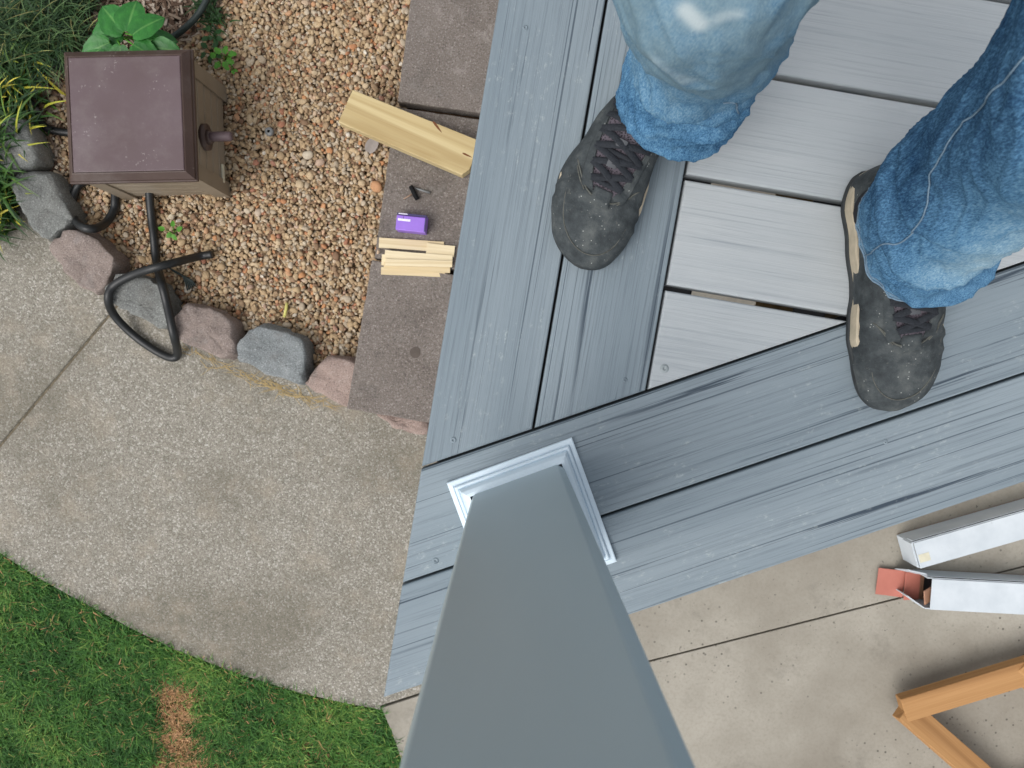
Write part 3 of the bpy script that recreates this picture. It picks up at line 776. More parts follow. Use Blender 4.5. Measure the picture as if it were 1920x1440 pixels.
# spigot shaped knob on the right wall
kz = HT - .085
kn = link('crank_knob', tube('crank_knob', [(0, 0, 0), (.012, 0, 0)], .034, MAT['lid_rim'], 28), hb, (wx - .004, -.028, kz - .03))
link('flange', tube('flange', [(0, 0, 0), (.008, 0, 0), (.014, 0, 0)], .02, MAT['lid_rim'], 24, rf=lambda t: 1 - .35 * t), kn, (.012, 0, 0))
link('handle', tube('handle', [(0, 0, 0), (.01, 0, 0), (.05, 0, 0), (.056, 0, 0)], .0125, MAT['lid'], 20, rf=lambda t: 1.0 if t < .9 else .8), kn, (.02, 0, .004))
link('latch', box_mesh('latch', .006, .05, .012, MAT['tape'], .001), hb, (wx + .001, -.095, .05), (R(0), 0, 0))

# ------------------------------------------------------------ pipes
def pipe(pxz, r, label, mat=MAT['pipe'], cat='pipe', name='irrigation_pipe', sub=12):
    pts = catmull([P(x, y, z) for x, y, z in pxz], sub)
    o = link(name, tube(name, pts, r, mat, 14)); tag(o, label, cat); return o
PR = .0112
zz = ZG + .018
pipe([(277, 290, ZG + .09), (279, 345, ZG + .055), (283, 400, ZG + .022), (288, 440, zz), (293, 490, zz + .0), (303, 530, ZB + .016), (313, 570, ZB + .017), (325, 625, ZB + .016), (333, 662, ZC + .03), (322, 671, ZC + .02), (292, 658, ZC + .016),
      (250, 628, ZC + .02), (215, 592, ZC + .05), (203, 560, ZB + .012), (214, 535, ZB + .016), (250, 515, ZB + .03), (290, 502, ZB + .052), (325, 493, ZB + .03), (372, 481, ZG + .035), (398, 477, ZG + .03)], PR, 'thick black pipe leaving the box and crossing itself over the blocks')
pipe([(185, 330, ZG + .05), (150, 345, ZG + .02), (136, 375, zz), (137, 405, ZG + .03), (152, 424, ZB + .014), (175, 429, ZB + .014), (198, 418, ZG + .04), (213, 395, zz), (216, 375, zz), (215, 350, zz)], .0115, 'black pipe looped beside the lower left corner of the box')
pipe([(150, 130, zz), (105, 124, zz), (72, 133, zz), (54, 160, zz), (52, 190, zz), (66, 215, zz), (85, 238, zz), (112, 247, zz), (150, 250, zz)], .0105, 'dark pipe looped behind the left side of the box')
lc = P(61, 203, zz); link('pipe_clamp', tube('pipe_clamp', [lc + Vector((-.008, .012, 0)), lc + Vector((.01, -.016, 0))], .0135, MAT['metal'], 14))
tag(bpy.data.objects['pipe_clamp'], 'small silver coupling on the dark pipe left of the box', 'pipe coupling')
pipe([(280, 92, zz), (315, 74, zz), (338, 60, zz + .01), (365, 35, zz + .02), (382, 10, zz + .03), (398, -25, zz + .03), (420, -80, zz)], .0085, 'thin dark pipe curving above the box to the top edge', MAT['cord'])
# frayed cord bundle on the gravel
cb = empty('cord_bundle', P(345, 520, ZG + .02)); tag(cb, 'frayed dark cord scrap between the pipe and the gravel', 'cord')
for i in range(6):
    a = P(318 + i * 2, 503 + i * 1.5, ZG + .02) - cb.location; b = P(342 + i * 3, 518 + i * 1.3, ZG + .024) - cb.location; c_ = P(352 + i * 3, 545 - i * 2, ZG + .018) - cb.location
    link('strand', tube('strand', catmull([a, b, c_], 6), .0022, MAT['cord'], 6), cb)
# small metal fitting and leaf on gravel
nutp = P(505, 247, ZG + .017); nut = empty('hose_fitting', nutp); tag(nut, 'small grey ring fitting lying on the gravel', 'fitting')
bm = bmesh.new(); prof = [(.004, 0), (.004, .008), (.0065, .009), (.0085, .006), (.0105, .007), (.012, .003), (.012, -.004)]
rings = [[bm.verts.new((r * math.cos(a * math.pi / 12), r * math.sin(a * math.pi / 12), z)) for a in range(24)] for r, z in prof]
for a, b in zip(rings, rings[1:]):
    for i in range(24): bm.faces.new((a[i - 1], a[i], b[i], b[i - 1]))
link('ring', from_bm('ring', bm, MAT['metal'], True), nut)
link('core', tube('core', [(0, 0, -.004), (0, 0, .003)], .0045, MAT['black'], 12), nut)
def flat_leaf(L, W, mat, curl=.15, n=8, lobes=0, vein=.12, name='leaf', tonev=None):
    """broad leaf along +x from its stalk at 0, folded at the mid vein"""
    V = []; Fc = []; tn = []
    m_ = 6
    for i in range(n + 1):
        t = i / n; wd = W * math.sin(math.pi * min(1, t * .94 + .06)) ** .7 * (1 + lobes * math.sin(t * 17))
        if i == n: wd = W * .02
        for j in range(-m_, m_ + 1):
            s = j / m_; y = s * wd; z = abs(s) * wd * vein + math.sin(s * 9 + t * 8) * .02 * W - curl * L * t * t
            V.append((t * L - abs(s) ** 1.5 * wd * .25 * (1 - t) * 1.6, y, z)); tn.append(1.0 if j == 0 else .3)
    c = 2 * m_ + 1
    for i in range(n):
        for j in range(c - 1): Fc.append((i*c+j, i*c+j+1, (i+1)*c+j+1, (i+1)*c+j))
    return npmesh(name, V, Fc, mat, True, {'tone': tn})
lf = link('dry_leaf', flat_leaf(.05, .017, plain('grey_dry_leaf', (150, 142, 136), .8), -.1), None, P(690, 285, ZG + .02), (0, R(6), R(60))); tag(lf, 'grey curled dry leaf at the lower edge of the lumber', 'leaf')
sk = link('twig', tube('twig', [P(533, 595, ZG + .019), P(536, 582, ZG + .02), P(538, 568, ZG + .017)], .0045, plain('yellow_twig', (206, 200, 120), .7), 8)); tag(sk, 'short yellow twig on the gravel above the blue grey block', 'twig')

# ------------------------------------------------------------ plants
def clump(px, py, z, n, L, W, mat, label, cat, group, spread=.03, toneb=.35, tones=.25, name='strap_leaf_plant', yellow=.12, start=.25, bend=(.6, 1.9), azr=(0, 2 * math.pi)):
    p = P(px, py, z); x = rng.normal(0, spread, n); y = rng.normal(0, spread, n)
    az = rng.uniform(azr[0], azr[1], n); tone = np.clip(rng.normal(toneb, tones, n), 0, .8); tone = np.where(rng.random(n) < yellow, rng.uniform(.85, 1, n), tone)
    V, T, tn = blades(x, y, np.zeros(n), rng.uniform(*L, n), rng.uniform(W * .6, W, n), az, rng.uniform(*bend, n), tone, 6, start)
    o = link(name, npmesh(name, V, T, mat, True, {'tone': tn}), None, p); tag(o, label, cat, group); return o
SL = 'strap leaved plants along the left edge'
for a in [(-5, 205, 60, 'strap leaved plant left of the dark pipe loop', .16), (25, 262, 70, 'strap leaved plant at the upper left of the half buried block', .17), (-25, 330, 70, 'strap leaved plant at the left frame edge above the grey block', .17),
          (20, 385, 46, 'strap leaved plant with yellow tips left of the grey block', .13), (-15, 420, 55, 'lowest strap leaved plant hanging over the concrete walk', .15), (40, 130, 40, 'yellowing strap leaved plant near the top of the pipe loop', .13), (-60, 260, 60, 'strap leaved plant just past the left edge', .17), (-50, 130, 60, 'strap leaved plant above the left edge plants', .17)]:
    px, py, n_, lab, L = a; clump(px, py, ZG, int(n_ * 1.9), (L * .6, L * 1.35), .0055, MAT['strap'], lab, 'plant', SL, .022)
tuft = [(-30, 20, 'fine leaved grass tuft in the top left corner'), (45, 25, 'fine leaved grass tuft second from the top left corner'), (105, 10, 'fine leaved grass tuft left of the broad leaved plant'), (60, 85, 'fine leaved grass tuft between the lid and the left edge'), (5, 90, 'fine leaved grass tuft above the strap leaves'), (150, -15, 'fine leaved grass tuft behind the broad leaved plant'), (-70, 80, 'fine leaved grass tuft beyond the left edge'), (120, 70, 'thin pale tuft touching the top left corner of the lid')]
for px, py, lab in tuft:
    clump(px, py, ZG, 420, (.08, .22), .0022, MAT['tuft'], lab, 'ornamental grass', 'fine grass tufts in the top left', .035, .35, .3, 'grass_tuft', .04, .3)
for px, py, n_, L, lab in ((-20, 290, 120, .2, 'dense strap leaved plant arching over the half buried block'), (55, 190, 60, .12, 'short strap leaved plant under the dark pipe loop'), (5, 350, 90, .18, 'strap leaved plant between the half buried and the grey block'), (60, 235, 50, .13, 'strap leaved plant between the pipe loop and the lid side'), (35, 160, 90, .16, 'strap leaved plant inside the bend of the dark pipe')):
    clump(px, py, ZG, n_, (L * .6, L * 1.3), .0055, MAT['strap'], lab, 'plant', SL, .03, .3, .2, 'strap_leaf_plant', .14)
clump(45, 60, ZG, 260, (.1, .24), .003, MAT['tuft'], 'coarser dark green tuft in front of the top left corner', 'ornamental grass', 'fine grass tufts in the top left', .05, .3, .3, 'grass_tuft', .05, .3)
# trailing sprigs
for px, py, lab in ((392, 5, 'dark green sprig hanging in at the top edge'), (400, 35, 'dark green sprig below the top edge sprig')):
    clump(px, py, ZG + .01, 70, (.02, .06), .0028, MAT['strap'], lab, 'weed', 'sprigs at the top of the gravel', .015, .15, .1, 'sprig', .0, .6)
bp = empty('broad_leaved_plant', P(228, 70, ZG)); tag(bp, 'bright green broad leaved plant behind the brown lid', 'plant')
leaves = [(228, 62, 185, .085, .036), (232, 60, 130, .09, .04), (240, 58, 80, .085, .04), (248, 66, 40, .09, .036), (262, 78, 8, .09, .034), (205, 80, 205, .08, .03), (225, 85, 265, .06, .026), (250, 84, 330, .07, .03), (212, 55, 155, .07, .03), (190, 90, 215, .075, .03), (285, 88, 350, .07, .028)]
for i, (px, py, a, L, W) in enumerate(leaves):
    z = -1.0 + .02 * (i % 4); p = P(px, py, z)
    link('leaf', flat_leaf(L, W, MAT['bleaf'], .25, 10, .04), bp, p - bp.location, (R(random.uniform(-12, 12)), R(random.uniform(-8, 12)), R(a)))
    link('stem', tube('stem', [Vector((0, 0, 0)), (p - bp.location) * .6 + Vector((0, 0, .02)), p - bp.location], .002, MAT['weed'], 6), bp)
def weed(px, py, z, n_, s, mat, label, lob=.25):
    p = P(px, py, z); t = empty('weed', p); tag(t, label, 'weed', 'small weeds in the gravel'); t
    for i in range(n_):
        a = 2 * math.pi * i / n_ + random.uniform(-.4, .4); d = Vector((math.cos(a), math.sin(a), 0)) * s * random.uniform(.2, 1.0)
        link('leaf', flat_leaf(s * .9, s * .35, mat, .2, 7, lob), t, d + Vector((0, 0, random.uniform(.01, .03))), (R(random.uniform(-20, 20)), R(random.uniform(-20, 10)), a + random.uniform(-.6, .6)))
        link('stem', tube('stem', [(0, 0, 0), d * .5 + Vector((0, 0, .01)), d + Vector((0, 0, .02))], .0011, mat, 5), t)
weed(425, 112, ZG + .005, 8, .024, MAT['weed'], 'bright green lobed weed right of the lid corner')
weed(398, 102, ZG + .005, 5, .022, MAT['weed_dark'], 'dark green lobed weed beside the bright weed')
weed(405, 72, ZG + .005, 6, .02, MAT['weed_dark'], 'dark green weed above the bright lobed weed')
weed(440, 135, ZG + .005, 4, .012, MAT['weed'], 'tiny green weed just below the bright lobed weed')
weed(327, 437, ZG + .01, 5, .02, MAT['weed'], 'small seedling right of the black pipe', 0)
weed(335, 405, ZG + .01, 2, .014, plain('dry_stalk', (200, 190, 165), .7), 'pale dried sprout above the small seedling', 0)
# dry straw along the block feet
n = 190; tt = rng.random(n); X = []; Y = []
for t in tt:
    pl = [(335, 650), (430, 692), (500, 722), (560, 742), (610, 758)]; s = t * (len(pl) - 1); i = min(int(s), len(pl) - 2); f = s - i
    p = P2(pl[i][0] + (pl[i+1][0] - pl[i][0]) * f + rng.normal(0, 6), pl[i][1] + (pl[i+1][1] - pl[i][1]) * f + rng.normal(0, 4), ZC); X.append(p[0]); Y.append(p[1])
keep = rng.random(n) < np.where((tt > .35) & (tt < .75), 1, .5); X = np.array(X)[keep]; Y = np.array(Y)[keep]; n = len(X)
V, T, tn = blades(X, Y, np.full(n, ZC + .001), rng.uniform(.02, .06, n), np.full(n, .0009), rng.choice([R(-25), R(155)], n) + rng.normal(0, .5, n), rng.uniform(0, .15, n), np.zeros(n), 3, 1.42)
o = link('dry_grass', npmesh('dry_grass', V, T, MAT['straw'], True)); tag(o, 'dry yellow grass clippings along the foot of the edging blocks', 'dry grass', kind='stuff')

# ------------------------------------------------------------ lumber offcut
zl = ZP + .04
q = [P2(661, 168, zl), P2(634, 229, zl), P2(866, 328, zl), P2(880, 318, zl), P2(905, 266, zl)]
c = Vector((sum(p[0] for p in q) / 5, sum(p[1] for p in q) / 5)); A_ = Vector(q[2]) - Vector(q[1]); ang = math.atan2(A_.y, A_.x)
lb = empty('lumber_offcut', (c.x, c.y, zl - .038), ang); tag(lb, 'yellow pine lumber offcut with a knot lying from gravel onto paver', 'lumber')
loc = ccw([tuple(Matrix.Rotation(-ang, 2) @ (Vector(p) - c)) for p in q])
link('board', mesh('board', *prism(loc, 0, .038, .002), MAT['lumber']), lb)
def knot(px, py, a, L, W, z=zl):
    p = P(px, py, z + .0004); bm = bmesh.new(); bmesh.ops.create_circle(bm, cap_ends=True, radius=1, segments=16)
    for v in bm.verts: v.co = Vector((v.co.x * L, v.co.y * W * (1.3 - .6 * v.co.x), 0))
    o = link('knot', from_bm('knot', bm, MAT['knot']), lb); o.location = lb.matrix_basis.inverted() @ p; o.rotation_euler = (0, 0, R(a) - ang)
knot(820, 238, -52, .019, .0022); knot(876, 291, -25, .014, .0018)
# shims
zs = ZP - .008
sh = [((711, 455), (832, 463), 19, 0, 'long top shim of the shim pile, its right end stepped back'), ((800, 466), (852, 472), 20, 1, 'short shim showing at the right end of the pile'), ((722, 478), (848, 488), 17, 2, 'shim third from the top of the pile'), ((716, 487), (740, 489), 20, 1, 'shim whose left end peeks out of the pile'),
      ((723, 492), (848, 495), 12, 3, 'shim with a warped upper edge in the pile'), ((720, 498), (844, 505), 14, 1, 'shim second from the bottom of the pile'), ((715, 508), (834, 513), 14, 0, 'lowest shim of the pile, nearest the camera foot')]
for (a, b, wpx, lvl, lab) in sh:
    z = zs + .004 + .0045 * lvl; A_, B_ = P(a[0], a[1], z), P(b[0], b[1], z); d = B_ - A_; L = d.length
    W = wpx / 690; bm = bmesh.new(); bmesh.ops.create_cube(bm, size=1)
    for v in bm.verts:
        th = .009 if v.co.x < 0 else .0035
        v.co = Vector((v.co.x * L, v.co.y * W, (v.co.z) * th))
    bmesh.ops.subdivide_edges(bm, edges=[e for e in bm.edges if e.calc_length() > .05], cuts=6)
    for v in bm.verts: v.co.y += noise.noise(v.co * 25 + Vector((lvl * 3, a[1], 0))) * .0012; v.co.z += noise.noise(v.co * 12 + Vector((lvl, a[1], 0))) * .001
    o = link('shim', from_bm('shim', bm, MAT['shim']), None, (A_ + B_) / 2, (0, 0, math.atan2(d.y, d.x))); tag(o, lab, 'shim', 'wooden shims piled on the paver')
# purple box
pz = zs + .045
q = [P(745, 398, pz), P(801, 404, pz), P(797, 436, pz), P(741, 431, pz)]
cc2 = sum(q, Vector()) / 4; an = math.atan2((q[1] - q[0]).y, (q[1] - q[0]).x)
pw, pd = (q[1] - q[0]).length, (q[3] - q[0]).length
pt = empty('purple_box', (cc2.x, cc2.y, zs), an); tag(pt, 'small purple box with white print and dark lid rim on the paver', 'box')
link('carton', box_mesh('carton', pw * .98, pd * .98, .040, MAT['purple'], .002, (0, 0, .0205), 2), pt)
link('lid', box_mesh('lid', pw, pd * .84, .006, MAT['purple'], .002, (0, -pd * .07, .0435), 2), pt)
link('rim', box_mesh('rim', pw, pd * .13, .0035, MAT['purple_dark'], .001, (0, pd * .43, .0425)), pt)
link('end_strip', box_mesh('end_strip', .0035, pd * .8, .003, MAT['purple_dark'], .0005, (pw * .47, -pd * .06, .0465)), pt)
link('highlight_strip', box_mesh('highlight_strip', pw * .3, pd * .05, .001, MAT['white'], 0, (-pw * .3, pd * .44, .045)), pt)
pr = link('print_line', box_mesh('print_line', pw * .42, pd * .13, .0004, MAT['white'], 0, (-pw * .24, pd * .1, .0468)), pt)
link('print_mark', box_mesh('print_mark', .0016, .006, .0004, MAT['purple_dark'], 0, (-pw * .27, pd * .22, .0468)), pt)
# driver bits
def stick(name, a, b, r, mat, z, label, sides=6, parent=None):
    o = link(name, tube(name, [P(*a, z), P(a[0] + (b[0] - a[0]) * .5, a[1] + (b[1] - a[1]) * .5, z), P(*b, z)], r, mat, sides)); tag(o, label, 'driver bit'); return o
bh = link('bit_holder', tube('bit_holder', [P(770, 349, zs + .012), P(774, 357, zs + .012), P(778, 366, zs + .012), P(783, 374, zs + .010)], .0062, MAT['black'], 12)); tag(bh, 'black sleeve bit holder lying across the two driver bits', 'bit holder')
stick('driver_bit', (778, 353), (806, 361), .0032, MAT['metal'], zs + .005, 'steel driver bit on the right of the black holder')
stick('driver_bit', (757, 373), (774, 363), .0018, plain('brass_bit', (160, 132, 110), .35, .6), zs + .003, 'thin brassy driver bit on the left of the black holder')

# ------------------------------------------------------------ long cardboard boxes
ZPT = ZC + .002
def longbox(tlp, blp, dirp, h, L, open_end, label):
    zt2 = ZPT + h; a, b = P(*tlp, zt2), P(*blp, zt2); W = (b - a).length; dv = (P(*dirp[1], zt2) - P(*dirp[0], zt2)).normalized()
    ang = math.atan2(dv.y, dv.x); side_ = Vector((dv.y, -dv.x, 0)); org = (a + b) / 2 - side_ * 0
    t = empty('cardboard_box', (org.x, org.y, ZPT), ang); tag(t, label, 'cardboard box', 'long white cardboard boxes on the patio')
    th = .003; cd_, ck = MAT['card'], MAT['card_in']
    link('bottom_panel', box_mesh('bottom_panel', L, W, th, ck, 0, (L / 2, 0, th / 2 + .0005)), t)
    link('side_panel', box_mesh('side_panel', L, th, h - .004, cd_, 0, (L / 2, -W / 2 + th / 2, h / 2)), t)
    link('side_panel', box_mesh('side_panel', L, th, h - .004, cd_, 0, (L / 2, W / 2 - th / 2, h / 2)), t)
    tw = W * .97
    link('top_panel', box_mesh('top_panel', L - (.012 if open_end else 0), tw, th, cd_, .0006, (L / 2 + (.006 if open_end else 0), -.0015, h)), t)
    link('seam_flap', box_mesh('seam_flap', L, .0025, h * .32, cd_, 0, (L / 2, W / 2 + .0022, h * .8), 1), t)
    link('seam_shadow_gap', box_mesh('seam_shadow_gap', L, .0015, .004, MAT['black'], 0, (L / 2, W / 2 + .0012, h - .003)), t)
    return t, W, h, L
t, W, h, L = longbox((1714, 1016), (1724, 1066), ((1714, 1016), (1920, 957)), .09, 1.6, False, 'closed white cardboard box nearer the deck edge')
link('end_panel', box_mesh('end_panel', .003, W - .002, h - .006, MAT['card'], .0004, (-.0016, 0, h / 2)), t)
link('end_flap', box_mesh('end_flap', .0025, W * .92, h * .5, MAT['card'], .0004, (-.0045, -.0, h * .72), 1), t)
link('tape', box_mesh('tape', .03, W * .3, .0006, MAT['tape'], 0, (.018, -W * .15, h + .002)), t)
t, W, h, L = longbox((1735, 1083), (1740, 1142), ((1735, 1083), (1920, 1093)), .085, 1.6, True, 'opened white cardboard box with a salmon flap folded out')
# open end flaps and contents
fl_ = link('end_flap', box_mesh('end_flap', .075, W * .86, .0025, MAT['salmon'], .0004, (-.0375, 0, 0), 1), t, (-.030, .004, .020), (0, R(-4), R(-3)))
link('flap_hinge', box_mesh('flap_hinge', .05, W * .9, .0025, MAT['salmon'], .0004), t, (-.010, .002, .026), (0, R(14), 0))
link('side_flap', box_mesh('side_flap', .06, .003, h * .8, MAT['card'], .0004, (-.03, 0, 0)), t, (.0, -W / 2 + .001, h / 2 + .003), (0, 0, R(-32)))
link('side_flap', box_mesh('side_flap', .055, .003, h * .8, MAT['card'], .0004, (-.0275, 0, 0)), t, (.0, W / 2 - .001, h / 2 + .002), (R(-14), 0, R(-10)))
link('torn_lining', box_mesh('torn_lining', .03, W * .5, .004, MAT['card_in'], .001), t, (.010, -W * .12, h - .012), (R(14), R(25), R(20)))
link('railing_piece', box_mesh('railing_piece', 1.2, W * .7, h * .6, MAT['black'], .004, (.63, 0, 0)), t, (0, 0, h * .4))

# ------------------------------------------------------------ wooden frame, lower right
zf = ZPT + .075
wf = empty('wooden_frame', P(1675, 1312, ZPT)); tag(wf, 'orange pine frame of joined rails standing on the patio', 'wooden frame')
def rail(a, b, za, zb, w_, th, roll, name='rail'):
    A_, B_ = P(*a, za) - wf.location, P(*b, zb) - wf.location; d = B_ - A_
    o = link(name, box_mesh(name, d.length, w_, th, MAT['orange_wood'], .0015), wf, (A_ + B_) / 2); e = d.to_track_quat('X', 'Z').to_euler()
    o.rotation_euler = (Matrix.Rotation(math.atan2(d.y, d.x), 3, 'Z') @ Matrix.Rotation(-math.asin(d.z / d.length), 3, 'Y') @ Matrix.Rotation(R(roll), 3, 'X')).to_euler(); return o
rail((1690, 1328), (1985, 1238), zf, zf, .068, .034, 0)
rail((1692, 1326), (1900, 1508), zf - .004, zf - .012, .068, .034, -12)
rail((1905, 1250), (2080, 1400), zf + .002, zf, .06, .034, 20)
rail((1900, 1508), (2090, 1400), zf - .01, zf, .06, .034, 0)

# ------------------------------------------------------------ person: jeans and shoes
person = empty('person', P(1480, 330, 0)); PL = person.location
tag(person, 'person in faded blue jeans and dusty black lace shoes standing on the deck', 'person')
def ctab(tab, t):
    """smooth lookup in a table of (t, value)"""
    xs = [a for a, _ in tab]; ys = [b for _, b in tab]
    if t <= xs[0]: return ys[0]
    if t >= xs[-1]: return ys[-1]
    i = max(k for k in range(len(xs)) if xs[k] <= t); i = min(i, len(xs) - 2)
    f = (t - xs[i]) / (xs[i+1] - xs[i]); 
    m0 = (ys[i+1] - ys[i-1]) / (xs[i+1] - xs[i-1]) if i > 0 else (ys[i+1] - ys[i]) / (xs[i+1] - xs[i])
    m1 = (ys[i+2] - ys[i]) / (xs[i+2] - xs[i]) if i + 2 < len(xs) else (ys[i+1] - ys[i]) / (xs[i+1] - xs[i])
    hh = xs[i+1] - xs[i]
    return (2*f**3-3*f*f+1)*ys[i] + (f**3-2*f*f+f)*hh*m0 + (-2*f**3+3*f*f)*ys[i+1] + (f**3-f*f)*hh*m1
def smooth(a, b, x):
    t = min(1, max(0, (x - a) / (b - a))); return t * t * (3 - 2 * t)
def make_leg(stations, seed, folds, hemdip, fadef):
    """stations: (z, px, py, rx, ry). returns point function S(z, phi, off)"""
    tabs = []
    W3 = []
    for (z, x, y, rx, ry) in stations: W3.append((z, x, y, rx, ry))
    tx = [(a[0], a[1]) for a in W3]; ty = [(a[0], a[2]) for a in W3]; trx = [(a[0], a[3]) for a in W3]; try_ = [(a[0], a[4]) for a in W3]
    z0 = W3[0][0]
    def S(z, ph, off=0.0):
        rx, ry = ctab(trx, z), ctab(try_, z); d = 0
        for (zc, b, ph0, wz, amp, pw, win) in folds:
            k = math.cos(ph - win); k = max(0, k) ** pw if pw else 1
            u = (z - (zc + b * math.sin(ph - ph0))) / wz
            d += amp * k * (math.exp(-(u / .35) ** 2) if u < 0 else math.exp(-(u / 1.5) ** 2)) - amp * .5 * k * math.exp(-((u + .9) / .5) ** 2)
        q = Vector((math.cos(ph) * 1.3, math.sin(ph) * 1.3, z * 9 + seed))
        d += noise.noise(q * 1.1) * .009 + noise.noise(q * 2.2) * .003
        d += .0011 * math.sin(z * 230 + 3 * math.sin(ph * 2 + seed) + 6 * noise.noise(q * .8)) * smooth(.26, .12, z) * (.5 + .5 * noise.noise(q * 1.5))
        q2 = Vector((math.cos(ph + z * 5) * 3.2, math.sin(ph + z * 5) * 3.2, z * 14 + seed * 2)); rdg = 1 - abs(noise.noise(q2)) * 2.2
        d += max(0, rdg - .45) * .0055
        q3 = Vector((math.cos(ph) * 6, math.sin(ph) * 6, z * 60 + seed * 3)); d += (1 - abs(noise.noise(q3)) * 2) * .0005
        d += off
        dz = hemdip(ph) * max(0, 1 - (z - z0) / .14) 
        return Vector((ctab(tx, z) + (rx + d) * math.cos(ph), ctab(ty, z) + (ry + d) * math.sin(ph), z + dz)) - PL
    return S
def wpx(z, px, py, rx, ry):
    p = P(px, py, z); return (z, p.x, p.y, rx, ry)
# left in the picture
leg1 = make_leg([wpx(.085, 1276, 196, .066, .055), wpx(.14, 1279, 172, .070, .062), (.22, .194, .304, .068, .066), (.32, .180, .296, .070, .071), (.42, .157, .288, .078, .077), (.49, .142, .287, .083, .080), (.57, .150, .315, .086, .084), (.70, .190, .375, .086, .09), (.86, .222, .43, .098, .098)], 1.3,
    [(.150, .028, R(200), .012, .011, 2, R(-35)), (.122, -.012, R(250), .009, .010, 1, R(-70)), (.19, .03, R(170), .016, .008, 1, R(-60)), (.125, .02, R(150), .008, .008, 3, R(-10)), (.26, -.03, R(120), .02, .006, 1, R(-120))],
    lambda ph: -.03 * max(0, math.sin(ph)) + .004 * math.sin(3 * ph + 1), None)
leg2 = make_leg([wpx(.085, 1737, 436, .084, .079), wpx(.14, 1749, 418, .081, .078), wpx(.22, 1788, 366, .077, .076), (.32, .452, .174, .074, .074), (.42, .432, .184, .076, .078), (.5, .415, .195, .080, .084), (.6, .395, .24, .084, .086), (.72, .39, .33, .09, .092), (.86, .385, .42, .098, .098)], 8.1,
    [(.125, .025, R(40), .012, .011, 2, R(-60)), (.17, -.03, R(60), .014, .009, 2, R(-100)), (.22, .035, R(10), .018, .009, 1, R(-140)), (.2, .02, R(200), .013, .009, 3, R(-20)), (.31, -.04, R(90), .022, .007, 1, R(-150)), (.105, .01, R(300), .007, .006, 2, R(-45))],
    lambda ph: -.035 * max(0, math.sin(ph)) + .005 * math.sin(2 * ph + 2), None)
def leg_arrays(S, z0, z1, nz, na, fadef, base):
    V = []; Fc = []; fd_ = []; st_ = []; wh = []
    for i in range(nz):
        z = z0 + (z1 - z0) * (i / (nz - 1)) ** 1.25
        for j in range(na):
            ph = 2 * math.pi * j / na; p = S(z, ph); V.append(p); a, b, c = fadef(z, ph, p + PL); fd_.append(a); st_.append(b); wh.append(c)
    for i in range(nz - 1):
        for j in range(na): k = (j + 1) % na; Fc.append((base + i*na+j, base + i*na+k, base + (i+1)*na+k, base + (i+1)*na+j))
    # inside of the cuff
    b2 = base + len(V)
    for i in range(8):
        z = z0 + i * .008
        for j in range(na): V.append(S(z, 2 * math.pi * j / na, -.0022)); fd_.append(.55); st_.append(0); wh.append(0)
    for i in range(7):
        for j in range(na): k = (j + 1) % na; Fc.append((b2 + (i+1)*na+j, b2 + (i+1)*na+k, b2 + i*na+k, b2 + i*na+j))
    for j in range(na): k = (j + 1) % na; Fc.append((b2 + j, b2 + k, base + k, base + j))
    return V, Fc, fd_, st_, wh
def g2(px, py, z, r, p):
    c = P(px, py, z); return math.exp(-((p - c).length / r) ** 2)
def on_surface(S, targets, z0, z1, n_=14):
    """points of the cloth under the given sight lines, joined smoothly"""
    cam_m = Matrix.Rotation(-TILT, 3, 'X').transposed(); zsn = np.linspace(z0, z1, 150); phs = np.linspace(0, 2 * math.pi, 160, endpoint=False); G = []
    for z in zsn:
        for ph in phs:
            p = cam_m @ (S(z, ph) + PL - Vector((0, 0, H))); G.append((960 - p.x / p.z * F, 720 + p.y / p.z * F, z, ph))
    G = np.array(G); out = []
    for (x, y) in targets:
        d = np.hypot(G[:, 0] - x, G[:, 1] - y); c = G[d < d.min() + 9]; b = c[np.argmax(c[:, 2] - .004 * np.hypot(c[:, 0] - x, c[:, 1] - y))]; out.append((b[2], b[3], 0))
    return [S(p.x, p.y, .0012) for p in catmull(out, n_)]
_ow = on_surface(leg1, [(1290, 22), (1312, 42)], .3, .7, 4); _ow2 = on_surface(leg1, [(1352, 30), (1385, 22)], .3, .7, 4); _ow3 = on_surface(leg1, [(1225, 128), (1285, 150)], .2, .6, 4)
def near(lst, p): return min((q + PL - p).length for q in lst)
def fade1(z, ph, p):
    ed = smooth(.105, .088, z) * .25
    kn = smooth(.27, .42, z)
    f = .42 + .14 * kn + .12 * smooth(.15, .25, z) + ed
    return f, kn * .8 + .2 * smooth(.16, .3, z) , 1.0 * math.exp(-(near(_ow, p) / .0082) ** 2) + .62 * math.exp(-(near(_ow2, p) / .006) ** 2) + .5 * math.exp(-(near(_ow3, p) / .014) ** 2)
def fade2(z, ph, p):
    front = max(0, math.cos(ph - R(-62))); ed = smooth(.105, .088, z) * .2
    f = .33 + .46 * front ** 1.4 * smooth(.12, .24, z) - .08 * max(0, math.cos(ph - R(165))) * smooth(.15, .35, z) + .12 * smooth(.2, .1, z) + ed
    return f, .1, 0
Va, Fa, f1_, s1_, w1_ = leg_arrays(leg1, .085, .86, 230, 190, fade1, 0)
Vb, Fb, f2_, s2_, w2_ = leg_arrays(leg2, .085, .86, 230, 200, fade2, len(Va))
